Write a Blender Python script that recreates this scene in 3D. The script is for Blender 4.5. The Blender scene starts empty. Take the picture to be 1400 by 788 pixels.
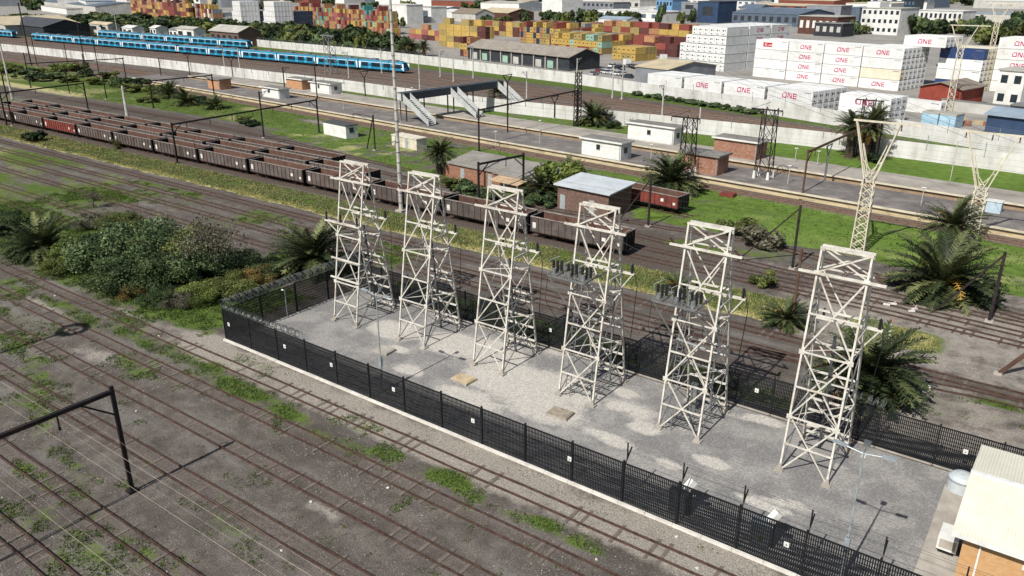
import bpy, math, random
import numpy as np
from mathutils import Vector, Matrix
random.seed(7); rng = np.random.default_rng(11)
S = bpy.context.scene; COL = S.collection
PI = math.pi
# ---------------------------------------------------------------- camera
CH, CF = 30.0, 1085.0
TH = math.atan((394+27)/CF)
AZ = math.atan(1580/math.hypot(CF, 421))
FW = np.array([-math.cos(AZ), math.sin(AZ)]); RT = np.array([FW[1], -FW[0]])
def G(px, py, z=0.0):
    """ground point (world x along the yard, y away from it) seen at a place of the survey photo"""
    u = px-700; v = py-394
    t = (CH-z)/(v*math.cos(TH)+CF*math.sin(TH))
    p = FW*(CF*math.cos(TH)-v*math.sin(TH))*t + RT*u*t
    return float(p[0]), float(p[1])
def HT(b, py):
    """height of a thing standing at b whose top is at picture row py"""
    fw = float(np.dot(b[:2], FW)); v = (py-394)/CF
    return CH-fw*(math.sin(TH)+v*math.cos(TH))/(math.cos(TH)-v*math.sin(TH))
cam = bpy.data.cameras.new('camera'); co = bpy.data.objects.new('camera', cam); COL.objects.link(co)
cam.sensor_width = 36; cam.lens = 36*CF/1400; cam.clip_start = .5; cam.clip_end = 9000
fv = Vector((FW[0]*math.cos(TH), FW[1]*math.cos(TH), -math.sin(TH)))
co.location = (0, 0, CH); co.rotation_euler = fv.to_track_quat('-Z', 'Y').to_euler()
S.camera = co
# ---------------------------------------------------------------- light
W = bpy.data.worlds.new('World'); S.world = W; W.use_nodes = True
nt = W.node_tree; bg = nt.nodes['Background']
sky = nt.nodes.new('ShaderNodeTexSky'); sky.sky_type = 'NISHITA'; sky.sun_disc = False
SUN_EL = math.radians(45.5)
sky.sun_elevation = SUN_EL; sky.sun_rotation = math.radians(180+1.5); sky.air_density = 1.0; sky.dust_density = 1.5
nt.links.new(sky.outputs[0], bg.inputs[0]); bg.inputs[1].default_value = .07
sl = bpy.data.lights.new('sun', 'SUN'); sl.energy = 4.6; sl.angle = math.radians(.5); sl.color = (1, .965, .91)
so = bpy.data.objects.new('sun', sl); COL.objects.link(so)
so.rotation_euler = Vector((.026*math.cos(SUN_EL), math.cos(SUN_EL), -math.sin(SUN_EL))).to_track_quat('-Z', 'Y').to_euler()
so.location = (0, -40, 80)
S.view_settings.view_transform = 'Standard'; S.view_settings.look = 'None'; S.view_settings.gamma = 1
S.view_settings.exposure = 0.4
S.render.engine = 'CYCLES'
try:
    S.cycles.max_bounces = 5; S.cycles.diffuse_bounces = 2; S.cycles.glossy_bounces = 2; S.cycles.transparent_max_bounces = 6
    S.cycles.caustics_reflective = False; S.cycles.caustics_refractive = False
except Exception: pass
# ---------------------------------------------------------------- materials
def L(h):
    h = h.lstrip('#'); r = []
    for i in (0, 2, 4):
        c = int(h[i:i+2], 16)/255
        r.append(c/12.92 if c <= .04045 else ((c+.055)/1.055)**2.4)
    return (*r, 1)
class N:
    def __init__(s, name):
        s.m = bpy.data.materials.new(name); s.m.use_nodes = True; s.t = s.m.node_tree
        s.b = s.t.nodes['Principled BSDF']; s.geo = None
    def n(s, kind, **k):
        x = s.t.nodes.new('ShaderNode'+kind)
        for a, v in k.items(): setattr(x, a, v)
        return x
    def ln(s, a, b): s.t.links.new(a, b)
    def pos(s):
        if s.geo is None: s.geo = s.n('NewGeometry')
        return s.geo.outputs['Position']
    def noise(s, scale, detail=3, rough=.55, vec=None, stretch=None):
        x = s.n('TexNoise'); x.inputs['Scale'].default_value = scale; x.inputs['Detail'].default_value = detail
        x.inputs['Roughness'].default_value = rough
        v = vec or s.pos()
        if stretch:
            mp = s.n('Mapping'); mp.inputs['Scale'].default_value = stretch; s.ln(v, mp.inputs[0]); v = mp.outputs[0]
        s.ln(v, x.inputs['Vector']); return x.outputs['Fac']
    def ramp(s, fac, stops):
        x = s.n('ValToRGB'); e = x.color_ramp.elements
        e[0].position, e[0].color = stops[0]; e[1].position, e[1].color = stops[-1]
        for p, c in stops[1:-1]:
            q = e.new(p); q.color = c
        s.ln(fac, x.inputs[0]); return x.outputs[0]
    def mix(s, fac, a, b, mode='MIX'):
        x = s.n('Mix', data_type='RGBA', blend_type=mode)
        for sock, v in ((x.inputs[0], fac), (x.inputs[6], a), (x.inputs[7], b)):
            if hasattr(v, 'is_linked') or hasattr(v, 'links'): s.ln(v, sock)
            else: sock.default_value = v
        return x.outputs[2]
    def math(s, op, a, b=0.0, c=None, clamp=False):
        x = s.n('Math', operation=op, use_clamp=clamp)
        for i, v in enumerate((a, b) if c is None else (a, b, c)):
            if hasattr(v, 'links'): s.ln(v, x.inputs[i])
            else: x.inputs[i].default_value = v
        return x.outputs[0]
    def step(s, v, lo, hi):
        x = s.n('MapRange'); x.interpolation_type = 'SMOOTHSTEP'
        x.inputs[1].default_value = lo; x.inputs[2].default_value = hi
        s.ln(v, x.inputs[0]); return x.outputs[0]
    def bump(s, h, strength=.3, dist=.05):
        x = s.n('Bump'); x.inputs['Strength'].default_value = strength; x.inputs['Distance'].default_value = dist
        s.ln(h, x.inputs['Height']); s.ln(x.outputs[0], s.b.inputs['Normal'])
    def col(s, c): s.ln(c, s.b.inputs['Base Color'])
MATS = {}
def mat(name, c1, c2=None, scale=1.2, rough=.8, metal=0.0, bump=0.0, detail=4, stretch=None, lo=.35, hi=.68, dirt=None, dirt_amt=.5, var=.0, spec=.3):
    """weathered paint, metal, concrete: two tones over noise, an optional third tone of dirt, a small change per object"""
    if name in MATS: return MATS[name]
    k = N(name); c1 = L(c1); c2 = L(c2) if c2 else tuple(v*.8 for v in c1[:3])+(1,)
    f = k.noise(scale, detail, .6, stretch=stretch)
    c = k.ramp(f, [(lo, c1), (hi, c2)])
    if dirt:
        d = k.noise(scale*.37+.05, 5, .7, stretch=stretch); c = k.mix(k.math('MULTIPLY', k.step(d, .5, .72), dirt_amt), c, L(dirt))
    if var:
        oi = k.n('ObjectInfo'); v = k.math('MULTIPLY_ADD', oi.outputs['Random'], 2*var, 1-var)
        hs = k.n('HueSaturation'); k.ln(v, hs.inputs['Value']); k.ln(c, hs.inputs['Color']); c = hs.outputs[0]
    k.col(c); k.b.inputs['Roughness'].default_value = rough; k.b.inputs['Metallic'].default_value = metal
    k.b.inputs['Specular IOR Level'].default_value = spec
    if bump: k.bump(k.noise(scale*6, 3), bump, .03)
    MATS[name] = k.m; return k.m
def corr(name, c1, c2, axis='X', pitch=.28, rough=.55, amount=.5, dirt=None, var=.05, spec=.3):
    """corrugated or ribbed sheet: bump waves along one local axis, blotchy paint"""
    if name in MATS: return MATS[name]
    k = N(name)
    tc = k.n('TexCoord'); sp = k.n('SeparateXYZ'); k.ln(tc.outputs['Object'], sp.inputs[0])
    w = k.math('SINE', k.math('MULTIPLY', sp.outputs[axis], 2*PI/pitch))
    c = k.ramp(k.noise(.5, 5, .65), [(.35, L(c1)), (.7, L(c2))])
    if dirt: c = k.mix(k.math('MULTIPLY', k.step(k.noise(.31, 6, .75), .5, .72), .5), c, L(dirt))
    if var:
        oi = k.n('ObjectInfo'); v = k.math('MULTIPLY_ADD', oi.outputs['Random'], 2*var, 1-var)
        hs = k.n('HueSaturation'); k.ln(v, hs.inputs['Value']); k.ln(c, hs.inputs['Color']); c = hs.outputs[0]
    k.col(c); k.b.inputs['Roughness'].default_value = rough; k.b.inputs['Specular IOR Level'].default_value = spec
    k.bump(w, amount, .04); MATS[name] = k.m; return k.m
def brick(name, c1, c2, mortar, sx=4.2, sy=13.0):
    if name in MATS: return MATS[name]
    k = N(name); tc = k.n('TexCoord'); sp = k.n('SeparateXYZ'); k.ln(tc.outputs['Object'], sp.inputs[0])
    cb = k.n('CombineXYZ'); k.ln(k.math('ADD', sp.outputs[0], sp.outputs[1]), cb.inputs[0]); k.ln(sp.outputs[2], cb.inputs[1])
    bt = k.n('TexBrick'); bt.inputs['Scale'].default_value = 1.0
    bt.inputs['Brick Width'].default_value = 1/sx; bt.inputs['Row Height'].default_value = 1/sy; bt.inputs['Mortar Size'].default_value = .008
    bt.inputs['Color1'].default_value = L(c1); bt.inputs['Color2'].default_value = L(c2); bt.inputs['Mortar'].default_value = L(mortar)
    k.ln(cb.outputs[0], bt.inputs['Vector'])
    c = k.mix(k.step(k.noise(.9, 5, .7), .42, .7), bt.outputs[0], k.mix(.5, bt.outputs[0], L(c2)))
    c = k.mix(k.math('MULTIPLY', k.step(k.noise(2.6, 4, .7), .48, .66), .55), c, L(mortar))
    k.col(c); k.b.inputs['Roughness'].default_value = .9; MATS[name] = k.m; return k.m
def foliage(name, dark, mid, light, rough=.6):
    if name in MATS: return MATS[name]
    k = N(name); at = k.n('Attribute', attribute_name='tone'); 
    c = k.ramp(at.outputs['Fac'], [(0, L(dark)), (.5, L(mid)), (1, L(light))])
    c = k.mix(k.math('MULTIPLY', k.step(k.noise(.9, 2), .4, .65), .35), c, L(dark))
    k.col(c); k.b.inputs['Roughness'].default_value = rough; k.b.inputs['Specular IOR Level'].default_value = .25
    tr = k.n('BsdfTranslucent'); k.ln(c, tr.inputs['Color'])
    ms = k.n('MixShader'); ms.inputs[0].default_value = .22
    k.ln(k.b.outputs[0], ms.inputs[1]); k.ln(tr.outputs[0], ms.inputs[2])
    k.ln(ms.outputs[0], k.t.nodes['Material Output'].inputs['Surface'])
    MATS[name] = k.m; return k.m
# ---------------------------------------------------------------- mesh collecting
class MB:
    def __init__(s): s.v = []; s.f = []; s.mi = []
    def add(s, vs, fs, m=0):
        o = len(s.v); s.v += [tuple(v) for v in vs]
        for q in fs: s.f.append(tuple(i+o for i in q)); s.mi.append(m)
        return s
    def box(s, x0, x1, y0, y1, z0, z1, m=0):
        return s.add([(x0,y0,z0),(x1,y0,z0),(x1,y1,z0),(x0,y1,z0),(x0,y0,z1),(x1,y0,z1),(x1,y1,z1),(x0,y1,z1)],
              [(0,3,2,1),(4,5,6,7),(0,1,5,4),(1,2,6,5),(2,3,7,6),(3,0,4,7)], m)
    def bar(s, p, q, w, h=None, m=0, up=(0,0,1)):
        p = Vector(p); q = Vector(q); d = (q-p)
        if d.length < 1e-6: return s
        d.normalize(); u = Vector(up)
        if abs(d.dot(u)) > .98: u = Vector((0,1,0))
        a = d.cross(u).normalized(); b = a.cross(d).normalized(); h = h or w
        a *= w/2; b *= h/2
        return s.add([p-a-b, p+a-b, p+a+b, p-a+b, q-a-b, q+a-b, q+a+b, q-a+b],
              [(0,1,2,3),(7,6,5,4),(0,4,5,1),(1,5,6,2),(2,6,7,3),(3,7,4,0)], m)
    def tube(s, p, q, r0, r1=None, n=6, m=0):
        r1 = r0 if r1 is None else r1
        p = Vector(p); q = Vector(q); d = (q-p)
        if d.length < 1e-6: return s
        d.normalize(); u = Vector((0,0,1)) if abs(d.z) < .95 else Vector((1,0,0))
        a = d.cross(u).normalized(); b = a.cross(d)
        vs = [p+(a*math.cos(2*PI*i/n)+b*math.sin(2*PI*i/n))*r0 for i in range(n)]+[q+(a*math.cos(2*PI*i/n)+b*math.sin(2*PI*i/n))*r1 for i in range(n)]
        fs = [(i, (i+1) % n, n+(i+1) % n, n+i) for i in range(n)]+[tuple(range(n))[::-1], tuple(range(n, 2*n))]
        return s.add(vs, fs, m)
    def path(s, pts, r, n=5, m=0):
        for a, b in zip(pts, pts[1:]): s.tube(a, b, r, r, n, m)
        return s
    def prism(s, poly, z0, z1, m=0):
        n = len(poly)
        return s.add([(x, y, z0) for x, y in poly]+[(x, y, z1) for x, y in poly],
            [tuple(range(n))[::-1], tuple(range(n, 2*n))]+[(i, (i+1) % n, n+(i+1) % n, n+i) for i in range(n)], m)
    def mesh(s, name, mats):
        me = bpy.data.meshes.new(name); me.from_pydata(s.v, [], s.f)
        for q in (mats if isinstance(mats, (list, tuple)) else [mats]): me.materials.append(q)
        if any(s.mi): me.polygons.foreach_set('material_index', s.mi)
        me.update(); return me
    def build(s, name, mats, parent=None, loc=None, rz=0):
        o = bpy.data.objects.new(name, s.mesh(name, mats)); COL.objects.link(o)
        if parent: o.parent = parent
        if loc is not None: o.location = loc
        if rz: o.rotation_euler = (0, 0, rz)
        return o
def tag(o, label=None, cat=None, group=None, kind=None):
    if label: o['label'] = label
    if cat: o['category'] = cat
    if group: o['group'] = group
    if kind: o['kind'] = kind
    return o
def thing(name, label, cat, loc=(0,0,0), rz=0, group=None):
    o = bpy.data.objects.new(name, None); COL.objects.link(o); o.empty_display_size = .3
    o.location = loc if len(loc) == 3 else (*loc, 0); o.rotation_euler = (0, 0, rz)
    return tag(o, label, cat, group)
KIDS = {}
def dup(root, label, loc, rz=None, group=None, scale=None):
    """a copy of a thing, its parts and sub-parts (mesh data shared)"""
    key = root.name
    if key not in KIDS: KIDS[key] = [(c, list(c.children)) for c in root.children]
    r = root.copy(); COL.objects.link(r); r.location = loc if len(loc) == 3 else (*loc, 0); r['label'] = label
    if rz is not None: r.rotation_euler = (0, 0, rz)
    if scale is not None: r.scale = scale if hasattr(scale, '__len__') else (scale,)*3
    if group: r['group'] = group
    for c, gs in KIDS[key]:
        d = c.copy(); COL.objects.link(d); d.parent = r
        for g in gs:
            e = g.copy(); COL.objects.link(e); e.parent = d
    return r
def structure(name, mb, m, loc=None): return tag(mb.build(name, m, None, loc), kind='structure')
ORD = ['first','second','third','fourth','fifth','sixth','seventh','eighth','ninth','tenth','eleventh','twelfth','thirteenth','fourteenth','fifteenth','sixteenth','seventeenth','eighteenth','nineteenth','twentieth']
def npmesh(name, V, F, m, tone=None, parent=None, loc=None):
    """V (n,3), F (k,4) or (k,3) arrays"""
    me = bpy.data.meshes.new(name); k = F.shape[1]
    me.vertices.add(len(V)); me.vertices.foreach_set('co', np.ascontiguousarray(V, dtype=np.float32).ravel())
    me.loops.add(F.size); me.loops.foreach_set('vertex_index', np.ascontiguousarray(F, dtype=np.int32).ravel())
    me.polygons.add(len(F)); me.polygons.foreach_set('loop_start', np.arange(0, F.size, k, dtype=np.int32))
    for q in (m if isinstance(m, (list, tuple)) else [m]): me.materials.append(q)
    if tone is not None:
        a = me.attributes.new('tone', 'FLOAT', 'POINT'); a.data.foreach_set('value', np.ascontiguousarray(tone, dtype=np.float32))
    me.update(calc_edges=True); me.validate()
    o = bpy.data.objects.new(name, me); COL.objects.link(o)
    if parent: o.parent = parent
    if loc is not None: o.location = loc
    return o
def _h(ix, iy, s):
    n = (ix.astype(np.int64)*374761393+iy.astype(np.int64)*668265263+s*1442695041) & 0x7fffffff
    n = ((n ^ (n >> 13))*1274126177) & 0x7fffffff
    return ((n ^ (n >> 16)) & 0xffff)/65535.
def vnoise(x, y, sc, seed=0, octv=3):
    t = 0; amp = 1; tot = 0
    for o in range(octv):
        X = x/sc; Y = y/sc; ix = np.floor(X); iy = np.floor(Y); fx = X-ix; fy = Y-iy
        fx = fx*fx*(3-2*fx); fy = fy*fy*(3-2*fy)
        a = _h(ix, iy, seed+o); b = _h(ix+1, iy, seed+o); c = _h(ix, iy+1, seed+o); d = _h(ix+1, iy+1, seed+o)
        t = t+amp*((a*(1-fx)+b*fx)*(1-fy)+(c*(1-fx)+d*fx)*fy); tot += amp; amp *= .5; sc = sc/2.1
    return t/tot
# ---------------------------------------------------------------- the lie of the land
PS = -.0999                                              # the platforms run at a slight slant to the yard
def p1y(x): return 112.9+(-4.7-x)*.0999                  # front edge of the near platform
NWX = [-900,-600,-420,-330,-291,-232,-178,-155,-115,-72,-45,-17,-8,60,300]; NWY = [148,155,165,165,166,163.5,161,158,156,157,157.5,155.5,154.5,146,110]
FWX = [-345,-332,-257,-205,-165,-129,-104,-86,-67,-36,-27,-10,60,300]; FWY = [252,248.5,241,230,221,213,204,198.5,192,180.5,177.5,171,148,70]
def nwy(x): return np.interp(x, NWX, NWY)
def fwy(x): return np.interp(x, FWX, FWY)
def sm(v, a, b):
    t = np.clip((v-a)/(b-a), 0, 1); return t*t*(3-2*t)
def band(y, a, b, s=.6): return sm(y, a-s, a+s)*(1-sm(y, b-s, b+s))
BLOBS = [  # x, y, half length along x, half width, strength: tufts of green seen in the front yard and round the fence
 (-50,32,6,1.0,.8),(-44,31.6,4,.9,.7),(-40,31.2,3,.8,.55),(-34,32.2,1.6,.8,.8),(-29,32.4,2.2,1,.85),(-27,32.0,2,.8,.6),(-21.5,32.3,1.6,.8,.75),(-18.5,32.2,2,.7,.7),(-56,32.5,6,1.2,.6),(-64,33,6,1.2,.5),
 (-74,31.5,8,1.4,.5),(-70,33.8,5,1.6,.5),(-47,17.6,4,.9,.45),(-51,16.8,4,.9,.5),(-43,16.4,4,.8,.45),(-36,15.0,3,.7,.3),(-72,25,4,1,.5),(-69,24.6,4,1.2,.45),(-56,29.2,8,.7,.2),(-60,29.8,6,.5,.2),
 (-66,32.2,7,1.1,.6),(-78,32,8,1.1,.6),(-90,31.5,8,1.2,.6),(-36.5,31.6,3,.8,.45),(-24,31.8,2.2,.7,.45),(-52,31.4,8,.8,.55),(-45,19.6,1.2,.7,.5),(-52,24.5,6,.8,.25),(-41,24.6,4,.8,.3),(-33,24.6,5,.8,.2),(-38,20.4,5,1.2,.25),(-31,28.2,5,.6,.2),(-46,22,.8,.5,.5),(-57,20,5,1.2,.3),(-75,18.5,10,2,.35),(-80,28,10,1,.3)]
def masks(x, y):
    n1 = vnoise(x, y*1.6, 9, 3); n2 = vnoise(x, y, 2.6, 21); n3 = vnoise(x, y*2.2, 22, 40)
    g = np.zeros_like(x); dry = np.zeros_like(x); sand = np.zeros_like(x); dark = np.zeros_like(x); pave = np.zeros_like(x)
    yard = 1-sm(y, 35.6, 36.6)
    g += yard*np.clip(.15+1.0*(vnoise(x*.28, y, 2.1, 133)-.5)+.42*(n2-.5)+.16*sm(-x, 40, 90), 0, .5)
    for bx, by, hl, hw, s in BLOBS:
        d = ((x-bx)/hl)**2+((y-by)/hw)**2; g = np.maximum(g, s*np.exp(-d*.8)*(.62+.75*n2))
    sand = np.maximum(sand, band(y, 32.9, 36.6, .7)*(.5+.6*(n2-.2))*sm(x, -75, -58))
    sand = np.maximum(sand, .9*np.exp(-((x+60)/4.5)**2-((y-35.8)/1.5)**2))
    for bx, by, r, ry in ((-65,28.3,3.5,1.2),(-57,33,3,.6),(-70,35,6,.7),(-33,25.4,2,.6),(-25,33.3,3,.5),(-80,31,6,.6)):
        sand = np.maximum(sand, .65*np.exp(-((x-bx)/r)**2-((y-by)/ry)**2))
    # west of the fence: the bushes' bed
    wb = band(y, 35.7, 48.5, 1.2)*(1-sm(x, -61, -58.9)); g = np.maximum(g, wb*(.55+.5*n2-.35*np.exp(-((x+60)/3)**2)))
    g = np.maximum(g, (1-sm(x, -62, -59))*band(y, 34.6, 36.5, .5)*(.2+.5*n2)*sm(-x, 60, 70))
    # old sidings behind
    mid = band(y, 47, 66, 1.2)*(1-sm(x, -62, -56)); g = np.maximum(g, mid*np.clip(.16+1.25*(n1-.36)+.25*sm(-x, 90, 150), .04, .85))
    dry = np.maximum(dry, mid*np.clip(n3*1.2-.38, 0, .6)*sm(-x, 95, 140))
    g = np.maximum(g, band(y, 53.4, 57.2, 1)*sm(x, -60, -52)*(1-sm(x, -15, -11))*np.clip(n1*1.5-.25, 0, .9))
    g = np.maximum(g, band(y, 57, 66, 1)*sm(x, -60, -56)*np.clip(n1*.9-.36, 0, .3))
    g = np.maximum(g, np.exp(-((x+1.5)/3)**2-((y-64.6)/.9)**2)*.8)
    sand = np.maximum(sand, band(y, 53, 66, 1)*sm(x, -11, -7)*(.35+.5*(n2-.3))); sand = np.maximum(sand, band(y, 67, 92, 1.5)*sm(x, -30, -16)*(.3+.6*(n3-.3)))
    # rank dry strip in front of the ore wagons
    e = 69.0+1.2*(n2-.5)+.6*(n1-.5); st = sm(y, e-.3, e+.5)*(1-sm(y, 75.6, 76.4))*(1-sm(x, -22, -19))
    g = np.maximum(g, st*(.55+.55*n2)); dry = np.maximum(dry, st*np.clip(.14+1.0*(1-sm(y, e, e+1.8))+.8*(n2-.45), 0, 1))
    st2 = np.exp(-(((x+11)/4.6)**2)**2-(((y-73.2+.0*(x+11))/2.6)**2)**2); g = np.maximum(g, st2*(.6+.5*n2)); dry = np.maximum(dry, st2*np.clip(.2+1.2*(n2-.35), 0, 1))
    g = np.maximum(g, sm(x,-42,-38)*(1-sm(x,-22,-18))*band(y,70,75.5,.8)*(.5+.6*n2)); 
    # wagon roads
    dark = np.maximum(dark, band(y, 76.2, 89, .8)*(1-sm(x, -40, -20))*.75)
    dark = np.maximum(dark, band(y, 77, 83.5, .8)*.45)
    dark = np.maximum(dark, band(y, 65.2, 68.4, .5)*.5)
    # west: pale belt, then dirt road, then scrub
    pb = band(y, 89, 98.5, 1.5)*(1-sm(x, -150, -110)); g = np.maximum(g, pb*(.12+.55*n2)); sand = np.maximum(sand, pb*np.clip(n3*.8-.1, 0, .45)); dry = np.maximum(dry, pb*.35)
    dr = band(y, 99, 107.5, 1.2)*(1-sm(x, -150, -105)); dark = np.maximum(dark, dr*.65)
    sand = np.maximum(sand, band(y, 107, 113, 1.5)*(1-sm(x, -235, -215))*.6); dry = np.maximum(dry, band(y, 107, 113, 1.5)*(1-sm(x, -235, -215))*.7); g = np.maximum(g, band(y, 107, 113, 1.5)*(1-sm(x, -235, -215))*.5)
    q = p1y(x); sc = sm(y, 108, 110)*(1-sm(y, q-3.6, q-2.8)); g = np.maximum(g, sc*(1-sm(x, -140, -120))*(.6+.5*n2)); dry = np.maximum(dry, sc*(1-sm(x, -150, -120))*np.clip(n1*1.1-.35, 0, .6))
    far_w = sm(y, 111, 114)*(1-sm(x, -252, -240))*(1-sm(y, 134, 138)); g = np.maximum(g, far_w*(.55+.5*n2)); dry = np.maximum(dry, far_w*np.clip(n1*1.2-.5, 0, .5))
    # green between the wagon roads and the near platform
    lo = np.interp(x, [-160,-140,-120,-100,-80,-40,-20,-5,20], [109,104.5,100.5,97,91,93.5,94,91,90]); gr = sm(y, lo-1, lo+1.2)*(1-sm(y, q-3.4, q-2.7))*sm(x, -160, -138)
    g = np.maximum(g, gr*np.clip(.5+1.0*(n2-.4)+.7*(n1-.45)+.22*sm(x, -60, -40), 0, 1)); 
    wear = gr*band(y, lo+1, lo+7, 1.5)*sm(x, -52, -38); dry = np.maximum(dry, wear*np.clip(.25+.8*(n1-.3), 0, .6))
    lines = np.zeros_like(x)
    for k, (off, a) in enumerate(((2.2,.6),(4.4,.55),(6.3,.45))): lines = np.maximum(lines, a*np.exp(-((y-lo-off+.03*(x+30))/.32)**2))
    g = g*(1-.75*lines*gr*sm(x, -56, -44))
    for bx, by, r, ry, s in ((-142,120,10,2.2,.9),(-104,110.5,6,1,.5),(-93,105,22,1.2,.5),(-60,93,7,1.5,.8),(-40,97,4,1.2,.35),(-29,86,9,1.3,.6)):
        d = np.exp(-(((x-bx)/r)**2+((y-by)/ry)**2)); g = g*(1-s*d); sand = np.maximum(sand, .6*s*d)
    g = np.maximum(g, sm(x, -45, -38)*band(y, 84.6, 92, 1.2)*np.clip(n1*1.3-.2, 0, .75)*(1-sm(x, -22, -18)))
    # platforms to the near wall
    g = np.maximum(g, sm(y, q+22.6, q+23.4)*(1-sm(y, nwy(x)-.3, nwy(x)+.5))*sm(x, -240, -200)*np.clip(.55+.9*(n2-.4)+.3*sm(x, -75, -62), 0, 1))
    # between the walls
    bw = sm(y, nwy(x)-.3, nwy(x)+.3)*(1-sm(y, fwy(x)-.3, fwy(x)+.3)); f = (y-nwy(x))/np.maximum(fwy(x)-nwy(x), 1)
    dark = np.maximum(dark, bw*sm(f, .2, .3)*.45); sand = np.maximum(sand, bw*(1-sm(f, .16, .3))*.45)
    g = np.maximum(g, bw*sm(f, .8, .9)*(.5+.6*n2)); g = np.maximum(g, bw*sm(x, -120, -90)*band(f, .3, .62, .05)*np.clip(n2*1.1-.2, 0, .6))
    bed = np.zeros_like(x)
    for ya_, sl_ in ((33.8, .0066), (30.15, .0062), (26.4, .003), (22.25, .009), (16.9, .008), (13.0, .008)): bed = np.maximum(bed, .5*np.exp(-((y-ya_-sl_*(x+58))/.75)**2))
    for ya_ in (66.75, 63.2, 59.75, 55.8, 50.3): bed = np.maximum(bed, .55*np.exp(-((y-ya_)/.75)**2))
    lush = sm(y, 86, 92)*(1-sm(y, 170, 180))*sm(x, -175, -120)*(.5+.4*sm(x, -70, -50))*np.clip(.55+1.1*(n1-.3), .2, 1); dry = np.maximum(dry, sm(y, 88, 94)*(1-sm(y, 112, 116))*np.clip((vnoise(x, y*1.5, 5, 91)-.5)*2.6, 0, .75)*sm(x, -150, -130))
    # yards beyond
    cy = sm(y, fwy(x)+.3, fwy(x)+2); cyw = cy*sm(x, -345, -330); pave = np.maximum(pave, cyw*(.85-.3*n1))
    pk = sm(y, 205, 215)*(1-sm(x, -345, -335)); g = np.maximum(g, pk*(1-sm(y, 300, 330))*(.3+.3*n2)); dark = np.maximum(dark, pk*.9*(1-sm(y, 330, 350)))
    pave = np.maximum(pave, sm(y, 330, 350)*.9)
    return np.clip(g, 0, 1), np.clip(dry, 0, 1), np.clip(sand, 0, 1), np.clip(dark, 0, 1), np.clip(pave, 0, 1), np.clip(lush, 0, 1), np.clip(bed, 0, 1)
def axis(a, b, step, lo, hi):
    m = list(np.arange(a, b+1e-6, step)); s = step; v = a
    while v > lo: s *= 1.25; v -= s; m.insert(0, v)
    s = step; v = b
    while v < hi: s *= 1.25; v += s; m.append(v)
    return np.array(m)
gx = axis(-215, 14, .75, -4200, 4200); gy1 = np.arange(2, 76, .5); gy = np.concatenate([axis(2, 3, .5, -600, 3)[:-3], gy1, np.arange(76, 130, .75), axis(130, 262, 1.3, 131, 5200)[0:]])
gy = np.unique(np.round(gy[(gy < 76) | (gy >= 76)], 3)); gy = gy[np.concatenate([[True], np.diff(gy) > .2])]
X, Y = np.meshgrid(gx, gy); nx, ny = len(gx), len(gy)
mk = masks(X.ravel(), Y.ravel())
Z = (vnoise(X, Y, 7, 5)-.5)*.08; Z[(X < -240) | (X > 30) | (Y > 112) | (Y < -10)] = 0
Z = np.minimum(Z, .02)
idx = np.arange(nx*ny).reshape(ny, nx)
F = np.stack([idx[:-1, :-1], idx[:-1, 1:], idx[1:, 1:], idx[1:, :-1]], -1).reshape(-1, 4)
k = N('ground dirt gravel and turf')
at = k.n('Attribute', attribute_name='cover'); sp = k.n('SeparateColor'); k.ln(at.outputs['Color'], sp.inputs[0])
at2 = k.n('Attribute', attribute_name='cover2'); sp2 = k.n('SeparateColor'); k.ln(at2.outputs['Color'], sp2.inputs[0])
n_big = k.noise(.11, 4, .6); n_mid = k.noise(.7, 5, .65); n_fine = k.noise(4.5, 4, .75); n_gr = k.noise(13, 3, .8); n_str = k.noise(.5, 5, .65, stretch=(.16, 1, 1))
c = k.ramp(n_mid, [(.28, L('#5a534d')), (.5, L('#746c65')), (.74, L('#948b82'))])
c = k.mix(k.step(n_str, .46, .7), c, L('#8f8983'))
c = k.mix(k.math('MULTIPLY', k.step(n_big, .5, .66), .55), c, L('#5a534e'))
c = k.mix(k.math('MULTIPLY', k.step(k.math('ADD', at2.outputs['Alpha'], k.math('MULTIPLY_ADD', n_str, 1.0, -.5)), .25, .8), .75), c, k.ramp(n_fine, [(.3, L('#4d3f38')), (.7, L('#7d6a5f'))]))
c = k.mix(k.step(k.math('ADD', sp2.outputs[0], k.math('MULTIPLY_ADD', n_mid, .7, -.35)), .25, .75), c, k.ramp(n_fine, [(.3, L('#524841')), (.7, L('#7c7067'))]))
c = k.mix(k.step(k.math('ADD', sp.outputs[2], k.math('MULTIPLY_ADD', n_mid, .9, -.45)), .2, .7), c, k.ramp(n_fine, [(.3, L('#a59c90')), (.72, L('#c9c1b4'))]))
c = k.mix(k.step(k.math('ADD', sp2.outputs[1], k.math('MULTIPLY_ADD', n_mid, .3, -.15)), .2, .5), c, k.ramp(k.noise(.06, 5, .65), [(.3, L('#9a968f')), (.7, L('#c2bdb5'))]))
c = k.mix(.85, c, k.ramp(n_gr, [(.3, L('#3a3a3a')), (.5, L('#b4b4b4')), (.7, L('#ffffff'))]), 'MULTIPLY')
c = k.mix(k.math('MULTIPLY', k.step(k.noise(24, 2, .8), .6, .7), .45), c, L('#c4bcb0'))
gcol = k.ramp(k.math('ADD', k.math('MULTIPLY', n_mid, .5), k.math('MULTIPLY', n_fine, .5)), [(.3, L('#36431e')), (.5, L('#4a5a28')), (.7, L('#68783a'))])
dcol = k.ramp(n_fine, [(.3, L('#857f4c')), (.7, L('#bdb488'))])
gcol = k.mix(k.step(k.math('ADD', sp.outputs[1], k.math('MULTIPLY_ADD', n_fine, .9, -.45)), .2, .8), gcol, dcol)
gf = k.step(k.math('ADD', sp.outputs[0], k.math('ADD', k.math('MULTIPLY_ADD', n_mid, .9, -.45), k.math('MULTIPLY_ADD', n_fine, .8, -.4))), .34, .58)
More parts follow.
